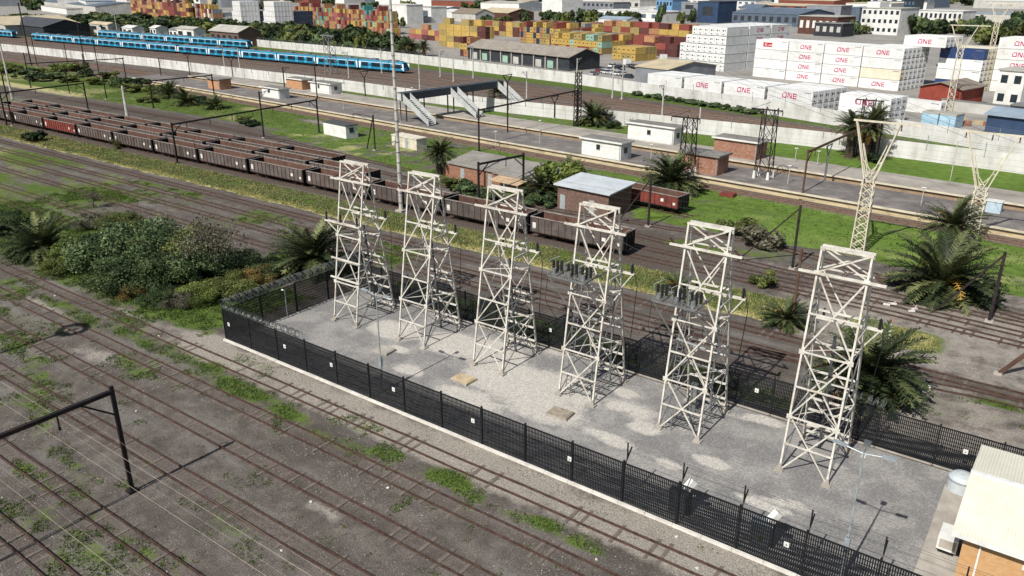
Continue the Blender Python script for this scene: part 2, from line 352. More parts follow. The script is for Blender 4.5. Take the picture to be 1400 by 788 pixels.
gcol = k.mix(sp2.outputs[2], gcol, k.ramp(k.math('ADD', k.math('MULTIPLY', n_mid, .6), k.math('MULTIPLY', n_fine, .4)), [(.3, L('#445726')), (.5, L('#58702d')), (.7, L('#738b41'))]))
c = k.mix(gf, c, gcol); k.col(c); k.b.inputs['Roughness'].default_value = .95; k.b.inputs['Specular IOR Level'].default_value = .1
k.bump(k.math('ADD', n_fine, k.math('MULTIPLY', n_gr, .6)), .55, .09)
ground = npmesh('ground', np.stack([X.ravel(), Y.ravel(), Z.ravel()], -1), F, k.m); tag(ground, kind='structure')
for nm, trip in (('cover', mk[:3]), ('cover2', (mk[3], mk[4], mk[5]))):
    a = ground.data.color_attributes.new(nm, 'FLOAT_COLOR', 'POINT')
    a.data.foreach_set('color', np.stack([*trip, mk[6] if nm == 'cover2' else np.ones(nx*ny)], -1).astype(np.float32).ravel())
# ---------------------------------------------------------------- grass: tufts where the turf lies
def tufts(name, x0, x1, y0, y1, n, h, w, seed, thr, mcol, dryw=0, blades=3):
    r = np.random.default_rng(seed); x = r.uniform(x0, x1, n); y = r.uniform(y0, y1, n)
    m = masks(x, y); g = m[0]+.9*(vnoise(x, y, 1.1, 77, 2)-.5)
    keep = g > thr+.25*r.random(n)
    if dryw: keep &= (m[1]+.5*(r.random(n)-.5) > .32) == (dryw > 0)
    x = x[keep]; y = y[keep]; g = g[keep]; k = len(x)
    V = []; T = []
    for b in range(blades):
        a = r.uniform(0, 2*PI, k); hh = h*r.uniform(.4, 1.15, k)*np.clip(.6+.6*g, .5, 1.3); ww = w*r.uniform(.6, 1.3, k)
        ox = r.normal(0, w*.8, k); oy = r.normal(0, w*.8, k); le = r.normal(0, .45, (2, k))*hh
        ca, sa = np.cos(a)*ww/2, np.sin(a)*ww/2; z = np.zeros(k)-.02
        V.append(np.stack([np.stack([x+ox-ca, y+oy-sa, z], -1), np.stack([x+ox+ca, y+oy+sa, z], -1),
                 np.stack([x+ox+ca*.5+le[0], y+oy+sa*.5+le[1], hh], -1), np.stack([x+ox-ca*.5+le[0], y+oy-sa*.5+le[1], hh*.9], -1)], 1))
        t = np.clip(r.normal(.5, .22, k), 0, 1); T.append(np.repeat(t[:, None], 4, 1))
    V = np.concatenate(V).reshape(-1, 3); T = np.concatenate(T).ravel(); F = np.arange(len(V)).reshape(-1, 4)
    return tag(npmesh(name, V, F, mcol, T), kind='stuff')
GR = foliage('green grass', '#37441f', '#4d6129', '#6d803b'); GR2 = foliage('rank grass', '#545a34', '#727649', '#98976c'); DG = foliage('dry grass', '#77733f', '#949058', '#b5ae80')
o = tufts('grass', -90, 2, 10, 36, 150000, .10, .07, 1, .33, GR); tag(o, 'low green weeds scattered between the rusty front tracks', 'grass')
o = tufts('grass', -125, -56, 35, 66, 90000, .13, .10, 2, .48, GR); tag(o, 'green turf and weeds over the old sidings behind the bushes', 'grass')
o = tufts('grass', -58, 2, 53, 66, 36000, .16, .12, 3, .46, GR); tag(o, 'green weeds growing along the back of the black mesh fence', 'grass')
o = tufts('tall_grass', -205, -4, 68.5, 77, 60000, .17, .09, 4, .50, GR2, -1); tag(o, 'tall green grass in the strip before the ore wagons', 'grass')
o = tufts('dry_grass', -205, -4, 68.3, 77, 50000, .2, .08, 5, .50, DG, 1); tag(o, 'tall straw coloured grass in the strip before the ore wagons', 'grass')
o = tufts('grass', -250, 6, 84, 137, 26000, .14, .12, 6, .6, GR); tag(o, 'bright green grass between the wagon tracks and the platforms', 'grass')
# ---------------------------------------------------------------- loose ballast stones on the front yard
def stones(name, x0, x1, y0, y1, n, s0, s1, seed, cols):
    r = np.random.default_rng(seed); x = r.uniform(x0, x1, n); y = r.uniform(y0, y1, n); keep = vnoise(x, y*1.7, 3.1, 15)+.25*r.random(n) > .58; x = x[keep]; y = y[keep]; k_ = len(x)
    s = s0+(s1-s0)*r.random(k_)**3; a = r.uniform(0, 2*PI, k_); q = []
    for j in range(4): q.append(np.stack([x+s*np.cos(a+j*PI/2)*r.uniform(.7, 1.3, k_), y+s*np.sin(a+j*PI/2)*r.uniform(.7, 1.3, k_), np.full(k_, -.01)], -1))
    q.append(np.stack([x+s*r.normal(0, .2, k_), y+s*r.normal(0, .2, k_), s*r.uniform(.5, 1.0, k_)], -1))
    V = np.stack(q, 1).reshape(-1, 3); b = np.arange(k_)[:, None]*5; F = np.concatenate([b+np.array([[j, (j+1) % 4, 4]]) for j in range(4)]).reshape(-1, 3)
    return tag(npmesh(name, V, F, cols, np.repeat(np.clip(r.normal(.45, .28, k_), 0, 1), 5)), kind='stuff')
k = N('ballast stone'); at = k.n('Attribute', attribute_name='tone'); k.col(k.ramp(at.outputs['Fac'], [(0, L('#3f3a36')), (.55, L('#67605a')), (1, L('#948d84'))])); k.b.inputs['Roughness'].default_value = .95
tag(stones('ballast_stones', -95, 3, 9, 36.4, 150000, .02, .065, 31, k.m), 'loose grey ballast stones strewn over the front yard', 'stones')
# ---------------------------------------------------------------- railway tracks
RUST = mat('rail rust', '#3a2b25', '#56433a', 3, .7, .2, dirt='#32231d'); SLEEP = mat('old sleeper', '#5c544d', '#6f665e', 2, .9, dirt='#4a423c'); RAILD = mat('running rail', '#5b4438', '#7a6353', 2, .5, .3)
SLD = mat('dark sleeper', '#463d37', '#5c524b', 2, .9)
def track(label, pts, sleepers=True, m=RUST, gauge=1.1, h=.15, w=.075, sm_=SLEEP, group='railway tracks'):
    """pts: centre line; two rails and the sleepers under them"""
    P = [np.array(p, float) for p in pts]; o = P[0]
    t = thing('railway_track', label, 'railway track', (o[0], o[1], .02), 0, group)
    nrm = []
    for i in range(len(P)):
        d = P[min(i+1, len(P)-1)]-P[max(i-1, 0)]; d = d/np.hypot(*d); nrm.append(np.array([-d[1], d[0]]))
    for s in (-.5, .5):
        b = MB(); prof = [(-w/2, 0), (w/2, 0), (w*.35, h), (-w*.35, h)]
        vs = []; fs = []
        for i, p in enumerate(P):
            q = p-o+nrm[i]*gauge*s
            for a, z in prof: vs.append((q[0]+nrm[i][0]*a, q[1]+nrm[i][1]*a, z))
        for i in range(len(P)-1):
            for j in range(4): fs.append((4*i+j, 4*i+(j+1) % 4, 4*i+4+(j+1) % 4, 4*i+4+j))
        n = len(vs); fs += [(0, 1, 2, 3), (n-1, n-2, n-3, n-4)]
        b.add(vs, fs); b.build('rail', m, t)
    if sleepers:
        b = MB(); d = 0
        for a, c in zip(P, P[1:]):
            l = np.hypot(*(c-a)); u = (c-a)/l; v = np.array([-u[1], u[0]])
            while d < l:
                q = a-o+u*d; r_ = random.random()
                if r_ > .68:
                    z = .012 if r_ > .75 else -.02; hl = 1.0+random.uniform(-.08, .08)
                    b.bar((*(q-v*hl), z-.03), (*(q+v*hl), z-.03+random.uniform(-.01, .01)), .22, .08)
                d += .75
            d -= l
        s_ = b.build('sleepers', sm_, t); s_['kind'] = 'stuff'
    return t
NEAR = [('rusty front track nearest the white kerb of the black fence', (-130, 33.35), (14, 34.3)),
        ('rusty front track second from the white kerb, past the green weed strip', (-130, 29.7), (14, 30.6)),
        ('rusty front track third from the white kerb of the fence', (-130, 26.2), (14, 26.6)),
        ('rusty front track fourth from the white kerb, just beyond the dark portal post', (-130, 21.6), (14, 22.9)),
        ('rusty front track running just in front of the dark portal post', (-130, 16.3), (14, 17.5)),
        ('rusty front track in the bottom left corner', (-130, 12.4), (14, 13.6))]
for lb, a, b_ in NEAR:
    n = 30; track(lb, [(a[0]+(b_[0]-a[0])*i/n, a[1]+(b_[1]-a[1])*i/n+random.uniform(-.035, .035)) for i in range(n+1)], m=RUST)
MID = [('brown track along the bare ballast strip in front of the dry grass', 66.75, -260, 30), ('half buried siding second from the dry grass strip', 63.2, -240, -10),
       ('half buried siding third from the dry grass strip', 59.75, -200, -62), ('half buried siding fourth from the dry grass strip, behind the bushes', 55.8, -200, -62),
       ('overgrown siding closest behind the bushes', 50.3, -180, -66), ('overgrown rusty siding end at the far left behind the bushes', 46.5, -180, -104)]
for lb, y, x0, x1 in MID: track(lb, [(x0+(x1-x0)*i/20, y+random.uniform(-.05, .05)) for i in range(21)], m=RUST, w=.09)
track('brown track diverging along the back of the fence', [(-60, 60.3), (-30, 61), (-12, 63.5), (-4, 65.0), (20, 66.6)])
for i, (y, lb) in enumerate(((78.75, 'track under the near row of ore wagons'), (82.8, 'track under the middle row of ore wagons'), (86.9, 'track under the far row of ore wagons'))):
    pts = [(-300, y), (-100, y), (-60, y), (-45, y-.3*i), (-35, y-.9*i), (-25, y-1.45*i), (-12, y-1.5*i-.4), (0, y-1.5*i-1.3), (25, y-1.5*i-3.8)]
    track(lb+', running on to the right', pts, m=RUST, sm_=SLD)
track('brown track curving behind the brick shed to the right edge', [(-150, 95.5), (-110, 93.5), (-80, 91), (-60, 89.8), (-40, 91.5), (-29, 92.3), (-14, 88), (-2, 84.7), (25, 77)], m=RUST, sm_=SLD)
track('lightly used track along the front of the near platform', [(x, p1y(x)-1.9) for x in range(-420, 40, 20)], m=RAILD, sm_=SLD)
track('track in the trench between the two platforms', [(x, p1y(x)+12.6) for x in range(-420, 40, 20)], m=RAILD, sm_=SLD)
track('track of the red ore wagon in the green grass', [(-84, 105.5), (-66, 101.6), (-53, 99.3), (-42, 98.0)], m=RUST, sm_=SLD)
track('siding in front of the brown sheds towards the left', [(-230, 103.6), (-170, 103.3), (-130, 100.5), (-95, 96.2), (-70, 93.5)], m=RUST, sm_=SLD)
def tyard(frac, y0, x):
    a = nwy(x)+frac*(fwy(x)-nwy(x)); s = float(np.clip((x+260)/90, 0, 1)); s = s*s*(3-2*s)
    return y0*(1-s)+a*s
def yardtrack(fr, y0, xs=-620): return [(x, tyard(fr, y0, x)) for x in range(xs, 60, 14)]
for fr, y0, lb in ((.29, 180, 'brown running line nearest the near white wall'), (.38, 186, 'brown running line second from the near white wall'), (.47, 192, 'brown running line third from the near white wall'),
                   (.55, 198, 'brown running line just in front of the blue trains'), (.63, 204.3, 'track under the long blue train'), (.72, 211, 'track just behind the long blue train')):
    track(lb, yardtrack(fr, y0), sleepers=False, m=RAILD, w=.14)
track('track under the shorter blue train behind', [(-640, 237.5), (-345, 237.5)], sleepers=False, m=RAILD, w=.14)
for yy, lb in ((143, 'left hand line nearest the scrub'), (150, 'left hand line between scrub and wall'), (156, 'left hand line beside the wall')):
    track('brown '+lb, [(-620, yy-4), (-420, yy), (-330, yy+.5), (-262, yy-4 if yy < 145 else yy)], sleepers=False, m=RAILD, w=.14)
BED = N('ballast bed'); c = BED.ramp(BED.noise(3.5, 4, .8), [(.3, L('#4f4138')), (.7, L('#7b6b5e'))]); BED.col(c); BED.b.inputs['Roughness'].default_value = 1; BED.bump(BED.noise(6, 3), .6, .08)
for fr, y0 in ((.29, 180), (.38, 186), (.47, 192), (.55, 198), (.63, 204.3), (.72, 211)):
    b = MB(); pts = yardtrack(fr, y0); 
    for (x, y), (x2, y2) in zip(pts, pts[1:]): b.add([(x, y-1.5, .012), (x2, y2-1.5, .012), (x2, y2+1.5, .012), (x, y+1.5, .012)], [(0, 1, 2, 3)])
    structure('ballast_bed', b, BED.m)
for off in (-1.9, 12.6):
    b = MB(); xs = list(range(-420, 41, 20))
    for x, x2 in zip(xs, xs[1:]): b.add([(x, p1y(x)+off-1.5, .016), (x2, p1y(x2)+off-1.5, .016), (x2, p1y(x2)+off+1.5, .016), (x, p1y(x)+off+1.5, .016)], [(0, 1, 2, 3)])
    structure('ballast_bed', b, BED.m)
# ---------------------------------------------------------------- the fenced switching yard
YX0, YX1, YY0, YY1 = -58.75, -1.0, 36.75, 52.65
gxs = np.arange(-58.7, 6.01, .5); gys = np.arange(36.8, 52.71, .5); X, Y = np.meshgrid(gxs, gys)
pale = np.zeros_like(X); n2 = vnoise(X, Y, 2.4, 61)
for px, py, r, ry, s in ((540,452,3.2,2.2,.8),(618,470,3.6,2.6,.8),(700,520,5,3.2,.85),(670,480,5,3,.7),(760,530,5,3,.7),(860,560,3,1.6,.6),(560,505,2.2,1.0,.9),(545,478,1.5,.8,.7),(640,545,4,1.6,.7),(745,560,4,2.2,.75),(765,480,2.4,2,.5),(855,537,1.3,.7,.9),(848,556,1.4,.7,.9),
    (830,600,2.6,.9,.8),(880,585,1.5,1,.8),(972,632,1.5,.7,.95),(915,635,1.2,.6,.8),(1045,690,2.2,.7,.75),(1045,575,1.6,.8,.8),(1008,570,1.2,.6,.5),(940,590,1,.8,.4),(800,640,2.5,.8,.5),(1085,690,1.5,.6,.6),(1150,640,1,.6,.5),(1290,640,4,.5,.6),(1200,612,3,.4,.6)):
    cx, cy = G(px, py, .05); pale = np.maximum(pale, s*np.exp(-(((X-cx)/r)**2+((Y-cy)/ry)**2)**1.6))
for px, py, r, ry, s in ((595,512,1.5,.8,.9),(530,490,2.5,1.0,.7),(840,570,1.2,.9,.6),(810,600,1,.6,.6)):
    cx, cy = G(px, py, .05); pale = pale*(1-s*np.exp(-((X-cx)/r)**2-((Y-cy)/ry)**2))
k = N('crushed stone'); at = k.n('Attribute', attribute_name='tone'); nm = k.noise(.9, 5, .7); nf = k.noise(9, 3, .85)
c = k.mix(k.step(k.noise(.35, 4, .6), .4, .62), L('#94928f'), L('#b0aca6'))
c = k.mix(k.step(k.math('ADD', at.outputs['Fac'], k.math('MULTIPLY_ADD', nm, .7, -.35)), .28, .6), c, L('#dad4c9'))
c = k.mix(1, c, k.ramp(nf, [(.25, L('#868686')), (.5, L('#c8c8c8')), (.75, L('#ffffff'))]), 'MULTIPLY')
c = k.mix(k.math('MULTIPLY', k.step(k.noise(23, 2, .8), .62, .72), .4), c, L('#c9c9c6'))
k.col(c); k.b.inputs['Roughness'].default_value = .95; k.bump(nf, .7, .06)
ny, nx = X.shape; idx = np.arange(nx*ny).reshape(ny, nx)
Fq = np.stack([idx[:-1, :-1], idx[:-1, 1:], idx[1:, 1:], idx[1:, :-1]], -1).reshape(-1, 4)
tag(npmesh('gravel_yard', np.stack([X.ravel(), Y.ravel(), np.full(nx*ny, .055)], -1), Fq, k.m, np.clip(pale, 0, 1).ravel()), kind='structure')
CONC = mat('concrete', '#a8a298', '#8b857b', .8, .9, bump=.15, dirt='#6c665d', dirt_amt=.45)
KERB = mat('white kerb', '#cfcbc2', '#b3aea4', 1.1, .85, bump=.1, dirt='#8d867a', dirt_amt=.5)
b = MB()
for i in range(33): b.box(-58.9+i*1.82, -58.9+i*1.82+1.8, 36.52, 36.74, 0, .17+random.uniform(-.008, .008))
structure('kerb', b, KERB)
b = MB(); b.box(-58.86, -58.64, 36.75, 52.6, 0, .1); b.box(-58.7, 8, 52.58, 52.72, 0, .1); structure('fence_footing', b, CONC)
b = MB(); b.prism([(-2.9, 37.3), (-1.0, 37.3), (-1.0, 50.6), (-3.05, 50.6)], .0, .12); structure('concrete_path', b, CONC)
BLK = mat('black powder coat', '#17181a', '#222427', 2, .55, .2)
def panel_mesh(l):
    b = MB(); n = int(l/.115)
    for i in range(1, n): 
        x = i*l/n; b.box(x-.034, x+.034, -.012, .012, .08, 2.95)
    for j in range(11): 
        z = .14+j*.275; b.box(.03, l-.03, -.034, -.0125, z-.02, z+.02)
    b.box(.03, l-.03, -.04, .04, 2.86, 2.93)
    return b.mesh('panel', BLK)
PITCH = 3.64
def fence(label, p0, p1, arms=None, razor=()):
    p0 = np.array(p0, float); p1 = np.array(p1, float); d = p1-p0; n = max(1, round(np.hypot(*d)/PITCH)); l = np.hypot(*d)/n; a = math.atan2(d[1], d[0])
    t = thing('mesh_fence', label, 'fence', (p0[0], p0[1], .03), a, 'black mesh fence round the yard')
    pm = panel_mesh(l); post = MB(); post.box(-.05, .05, -.06, .06, 0, 3.08); post.box(-.09, .09, -.09, .09, 0, .03); post = post.mesh('post', BLK)
    arm = MB(); arm.bar((0, .02, 2.6), (0, .95, 3.55), .07); arm.bar((0, .42, 3.0), (0, .40, 4.1), .07); arm = arm.mesh('outrigger', BLK)
    for i in range(n+1):
        o = bpy.data.objects.new('post', post); COL.objects.link(o); o.parent = t; o.location = (i*l, 0, 0)
        if i < n:
            o = bpy.data.objects.new('panel', pm); COL.objects.link(o); o.parent = t; o.location = (i*l, 0, 0)
        if arms and i*l+p0[0] > arms:
            o = bpy.data.objects.new('outrigger', arm); COL.objects.link(o); o.parent = t; o.location = (i*l, 0, 0)
    if arms:
        b = MB()
        for yy, zz in ((.95, 3.55), (.72, 3.3), (.40, 4.08), (.41, 3.6)):
            b.tube((arms-p0[0]+2, yy, zz), (np.hypot(*d), yy, zz), .008, n=3)
        b.build('electric_wire', BLK, t)
    for s0, s1, r in razor:
        b = MB(); 
        for ph, rr in ((0, r), (1.7, r*.9)):
            pts = []; n_ = int((s1-s0)/.30)*9
            for i in range(n_+1):
                q = i/9*2*PI+ph; pts.append((s0+(s1-s0)*i/n_+.1*math.sin(q*.37), rr*math.cos(q)+.03*math.sin(q*.23), 3.15+r*.7+rr*math.sin(q)))
            b.path(pts, .017, 3)
        b.build('razor_wire', mat('galvanised wire', '#6f7270', '#555857', 3, .5, .5), t)
    return t
fence('long black mesh fence along the white kerb facing the front tracks', (YX0, YY0), (YX0+PITCH*17, YY0), arms=-21, razor=((0, 10.5, .28),))
fence('black mesh fence closing the left end of the gravel yard, razor wire on top', (YX0, YY0+.02), (YX0, YY1), razor=((0, 15.9, .42),))
fence('black mesh fence along the back of the gravel yard behind the towers', (YX0, YY1), (YX0+PITCH*18, YY1), razor=((45.6, 51.2, .36),))
WH = mat('white enamel', '#d6d6d1', '#c2c2bc', 2, .4)
DKI = mat('dark print', '#3a3a3a', '#2a2a2a', 3, .6)
for i, (px, py) in enumerate(((313,444),(390,474),(452,500),(540,532),(648,575),(780,627),(1076,744))):
    x = G(px, py, 1.75)[0]
    t = thing('fence_sign', '%s small white square sign from the left on the front fence' % ORD[i], 'sign', (x, 36.67, 1.78), 0, 'small white signs on the fence')
    MB().box(-.14, .14, -.012, .012, -.16, .16).build('plate', WH, t)
    b = MB(); b.add([(-.06, -.016, -.06), (.06, -.016, -.06), (0, -.016, .05)], [(0, 1, 2)]); b.build('symbol', DKI, t)
for i, (px, py) in enumerate(((748,454),(1031,538),(1319,621))):
    x = G(px, py, 1.7)[0]
    t = thing('fence_sign', ['small white sign on the back fence behind the third and fourth towers', 'small white sign on the back fence right of the fifth tower', 'small white sign on the back fence beside the cream roof'][i], 'sign', (x, 52.58, 1.7), 0, 'small white signs on the fence')
    MB().box(-.14, .14, -.012, .012, -.16, .16).build('plate', WH, t)
    b = MB(); b.add([(-.06, -.016, -.06), (.06, -.016, -.06), (0, -.016, .05)], [(0, 1, 2)]); b.build('symbol', DKI, t)
# ---------------------------------------------------------------- towers
TWM = mat('old white tower paint', '#d2cec3', '#b5b0a4', 2.2, .6, .1, dirt='#7c5f4a', dirt_amt=.55); TWD = mat('grey galvanised steel', '#8d8f8c', '#6f716f', 2, .5, .5)
BLKI = mat('black insulator', '#19191b', '#262629', 4, .3, spec=.5); BRNI = mat('brown porcelain', '#3f2a22', '#5a3a2e', 4, .25, spec=.6)
def insul(b, p, h, r=.09, n=4, m=0, d=(0, 0, 1)):
    p = Vector(p); d = Vector(d)
    for i in range(n):
        a = p+d*(h*i/n); b.tube(a, a+d*(h*.45/n), r, r*.9, 8, m); b.tube(a+d*(h*.45/n), a+d*(h/n), r*.5, r*.5, 6, m)
def tower(idx, label, kind, cx, cy, sc=1.0):
    t = thing('lattice_tower', label, 'lattice tower', (cx, cy, .05), 0, 'white lattice towers in the gravel yard')
    hw = 1.5; H = 14.75
    def FP(s, z): return Vector((s*(hw-.04*z/H), 2.27*z/H, z))
    def BP(s, z): return Vector((s*(hw-.04*z/H), 5.0-2.23*z/H, z))
    for f in (FP, BP):
        for s in (-1, 1):
            b = MB(); b.bar(f(s, 0), f(s, H), .12, .12); lg = b.build('leg', TWM, t)
            q = f(s, 0); b = MB(); b.prism([(q.x-.27, q.y-.27), (q.x+.27, q.y-.27), (q.x+.27, q.y+.27), (q.x-.27, q.y+.27)], -.05, .12); b.tube((q.x, q.y, .12), (q.x, q.y, .5), .2, .1, 6); b.build('footing', CONC, lg)
    lev = [0, 3.8, 8.15, 13.2, 14.75]
    b = MB(); br = .055
    for z0, z1 in zip(lev, lev[1:]):
        b.bar(FP(-1, z0+.05)+Vector((0, -.06, 0)), FP(1, z1)+Vector((0, -.06, 0)), br, .09); b.bar(FP(1, z0+.05)+Vector((0, .06, 0)), FP(-1, z1)+Vector((0, .06, 0)), br, .09)
    for z in (1.95, 3.8, 5.85, 8.15, 10.65): b.bar(FP(-1, z)+Vector((0, -.1, 0)), FP(1, z)+Vector((0, -.1, 0)), .1, .09)
    b.build('front_bracing', TWM, t)
    b = MB()
    for z0, z1 in ((0, 3.8), (3.8, 8.15), (8.15, 13.2), (13.2, 14.75)):
        b.bar(BP(-1, z0+.05)+Vector((0, -.06, 0)), BP(1, z1)+Vector((0, -.06, 0)), br, .09); b.bar(BP(1, z0+.05)+Vector((0, .06, 0)), BP(-1, z1)+Vector((0, .06, 0)), br, .09)
    for z in (.7, 1.25, 2.55, 3.5, 5.0, 5.7, 7.9, 10.3): b.bar(BP(-1.02, z)+Vector((0, -.1, 0)), BP(1.02, z)+Vector((0, -.1, 0)), .17, .1)
    b.build('back_bracing', TWM, t)
    for s in (-1, 1):
        b = MB()
        for z0, z1 in ((0, 3.8), (3.8, 8.15), (8.15, 10.65), (10.65, 13.2)):
            b.bar(FP(s, z0+.1), BP(s, z1), br); b.bar(BP(s, z0+.1), FP(s, z1), br)
        for z in (1.95, 3.8, 5.85, 8.15, 10.65, 13.2): b.bar(FP(s, z), BP(s, z), .07)
        b.build('side_bracing', TWM, t)
    b = MB()
    for z in (3.8, 8.15): b.bar(FP(-1, z), BP(1, z), .05); b.bar(FP(1, z), BP(-1, z), .05)
    b.bar(FP(-1, 3.8), FP(-1, 8.15), .03); b.build('plan_bracing', TWM, t)
    for s in (-1, 1):
        for z in (3.8, 8.15, 13.2):
            q = FP(s, z); b = MB(); b.box(q.x-.17, q.x+.17, q.y-.13, q.y-.1, z-.16, z+.16); b.build('gusset', TWM, t)
    b = MB()
    for f in (FP, BP): b.bar(f(-1.06, H), f(1.06, H), .17, .14)
    b.build('top_frame', TWM, t)
    ca = MB(); ca.bar(FP(-1.75, 13.2)+Vector((0, -.13, 0)), FP(1.75, 13.2)+Vector((0, -.13, 0)), .2, .13); ca.bar(BP(-1.1, 13.2)+Vector((0, .1, 0)), BP(1.1, 13.2)+Vector((0, .1, 0)), .1, .1)
    ca = ca.build('crossarm', TWM, t)
    rr = random.Random(idx)
    for x in (-2.3, 0, 2.3):
        b = MB(); insul(b, (x, 2.0, 13.25), .55, .1, 4, 0, Vector((.5*rr.choice((-1, 1)), .2, .35)).normalized()); b.build('insulator', BRNI, ca)
    # rear arms with insulators standing on them
    zr = 9.7
    q = BP(1, zr); b = MB(); b.bar((-1.55, q.y+.14, zr), (2.5, q.y+.14, zr), .22, .14); b.bar((-1.5, q.y-.5, zr+.2), (1.5, q.y-.5, zr+.2), .2, .12); b.bar((1.55, q.y+.05, zr), (1.55, q.y-1.9, zr-.1), .1); b.bar((1.5, 3.4, 8.4), (2.3, q.y+.1, zr-.1), .07)
    ra = b.build('rear_arm', TWM, t)
    b = MB(); insul(b, (2.3, q.y+.14, zr+.08), .7, .12, 5); b.build('insulator', BLKI, ra); b = MB(); insul(b, (-1.1, q.y+.14, zr+.08), .6, .1, 5); b.build('insulator', BLKI, ra)
    cable = MB()
    cable.path([(2.35, q.y+.14, zr+.7), (2.6, q.y+.5, zr-1), (2.3, q.y+.6, 5), (1.7, 4.9, 2.2), (1.6, 5.2, .1)], .03, 4); cable.build('drop_cable', BLK, t)
    if kind == 'arm':
        b = MB(); b.bar((-3.0, 1.2, 9.3), (1.6, 1.2, 9.3), .22, .15); b.bar((-1.5, 1.3, 8.3), (-2.7, 1.2, 9.2), .07); la = b.build('side_arm', TWM, t)
        for x in (-2.8, -.9, 1.2):
            b = MB(); insul(b, (x, 1.2, 9.38), .75, .12, 5); b.build('insulator', BLKI, la)
        for zz in (4.2, 6.0):
            b = MB(); b.bar((-2.0, 2.27*zz/14.75-.2, zz), (1.8, 2.27*zz/14.75-.2, zz), .15, .12); b.build('front_arm', TWM, t)
    if kind == 'switch':
        z = 9.7; y0, y1 = -.2, 4.6
        b = MB()
        for yy in (y0, .9, 1.9): b.bar((-2.6, yy, z), (.6, yy, z), .15, .12)
        for xx in (-2.6, -1.9, -1.0, -.2, .6): b.bar((xx, y0, z+.07), (xx, 2.6 if xx not in (.6, -1.0) else y1, z+.07), .1, .1)
        for xx, xe in ((-2.55, -1.5), (.55, 1.5)): b.bar((xx, y0, z-.05), (xe, 1.05, z-2.7), .11)
        sp = b.build('switch_platform', TWD, t)
        for x in (-2.25, -.95, .25):
            b = MB(); 
            b.tube((x, y0+.3, z+.1), (x, y0+.3, z+.5), .2, .16, 8, 1); b.bar((x-.3, y0+.1, z+.14), (x+.3, y0+.9, z+.14), .2, .1, 1); b.path([(x-.2, y0+.1, z+.2), (x-.5, y0+.5, z+1.0), (x, y0+1.1, z+1.25)], .025, 4, 1)
            for j in range(3): insul(b, (x-.26+.26*j, y0+.65+.14*j, z+.2), .8, .13, 6)
            b.build('insulator_cluster', [BLKI, TWD], sp)
        b = MB()
        for x in (-2.6, -.6): b.path([(x, y0, z), (x-.1, y0-.1, z-2), (x+.5, y0+.6, z-3.6), (-1.2, 2, z-4.2)], .02, 4)
        b.build('jumper_cable', BLK, sp)
        b = MB()
        for xx in (-1.05, -.65): b.bar((xx, .15, .1), (xx, 1.65, 9.8), .05)
        for i in range(30): b.bar((-1.05, .2+.049*i, .4+.32*i), (-.65, .2+.049*i, .4+.32*i), .035)
        b.build('ladder', TWD, t)
        b = MB(); b.bar((-1.4, 2.7, 7.4), (1.4, 2.7, 7.4), .12); 
        for x in (-.8, 0, .8): insul(b, (x, 2.7, 6.6), .7, .08, 4)
        b.tube((-1.2, 1.2, 6.7), (1.0, 1.2, 6.5), .11, .11, 8); b.build('busbar', TWD, t)
        b = MB()
        for yy in (.8, 1.7, 2.6, 3.5): b.bar((-1.4, yy, .35), (1.4, yy, .35), .07)
        for xx in (-.9, 0, .9): b.bar((xx, .5, .42), (xx, 4.6, .42), .06)
        b.bar((-.5, 3.6, .1), (-.5, 3.6, 2.4), .45, .3); b.bar((.5, 4.4, .1), (.5, 4.4, 9), .12); b.build('base_grille', TWD, t)
    else:
        b = MB(); b.bar((-.2, 4.2, .1), (-.1, 3.2, 8.8), .16, .14); b.build('cable_riser', mat('dark cable trunk', '#3c3d3f', '#4e4f50', 2, .6), t)
    return t
TW = [(-52.85, 45.5, 'arm', 'leftmost white lattice tower with a long side arm half way up'), (-44.85, 45.9, 'plain', 'second white lattice tower from the left, with bare front'), (-36.35, 45.95, 'plain', 'third white lattice tower from the left, in front of the fence sign'),
      (-27.8, 45.9, 'switch', 'fourth white lattice tower from the left with a switch platform of black insulators'), (-19.35, 46.0, 'switch', 'fifth white lattice tower, the right one of the two with black insulator platforms'), (-10.6, 46.0, 'plain', 'rightmost and nearest white lattice tower beside the palm')]
for i, (x, y, kd, lb) in enumerate(TW): tower(i, lb, kd, x, y)
# ---------------------------------------------------------------- lamps and small things in the yard
GALV = mat('galvanised pole', '#aeb6b8', '#8f989b', 2.5, .45, .4)
def twin_lamp(label, x, y):
    t = thing('twin_lamp_post', label, 'lamp post', (x, y, .05), 0, 'twin lamp posts in the gravel yard')
    b = MB(); b.tube((0, 0, 0), (0, 0, 3.0), .11, .1, 8); b.tube((0, 0, 3.0), (0, 0, 8.1), .06, .045, 8); b.box(-.13, .13, -.1, .12, 2.2, 3.0); b.build('pole', GALV, t)
    for s in (-1, 1):
        b = MB(); b.tube((0, 0, 8.05), (s*.95, 0, 8.2), .035, .03, 6); a = b.build('arm', GALV, t)
        b = MB(); b.bar((s*.85, 0, 8.2), (s*1.5, 0, 8.27), .26, .08); b.build('lamp_head', GALV, a)
    b = MB(); b.tube((0, 0, 8.05), (0, .45, 8.35), .03, .03, 6); b.bar((-.16, .5, 8.4), (.16, .5, 8.4), .24, .24); b.build('floodlight', mat('floodlight grey', '#55585a', '#6b6e70', 3, .4, .3), t)
    return t
twin_lamp('tall twin armed lamp post just inside the front fence before the second tower', *G(523, 536))
twin_lamp('tall twin armed lamp post just inside the front fence near the building', -5.95, 37.5)
t = thing('lamp_post', 'short single lamp post standing against the left end fence', 'lamp post', (-58.35, 43.2, .05))
b = MB(); b.tube((0, 0, 0), (0, 0, 2.75), .045, .04, 6); b.build('pole', GALV, t); b = MB(); b.bar((0, 0, 2.75), (.05, -.3, 2.95), .2, .12); b.build('lamp_head', WH, t)
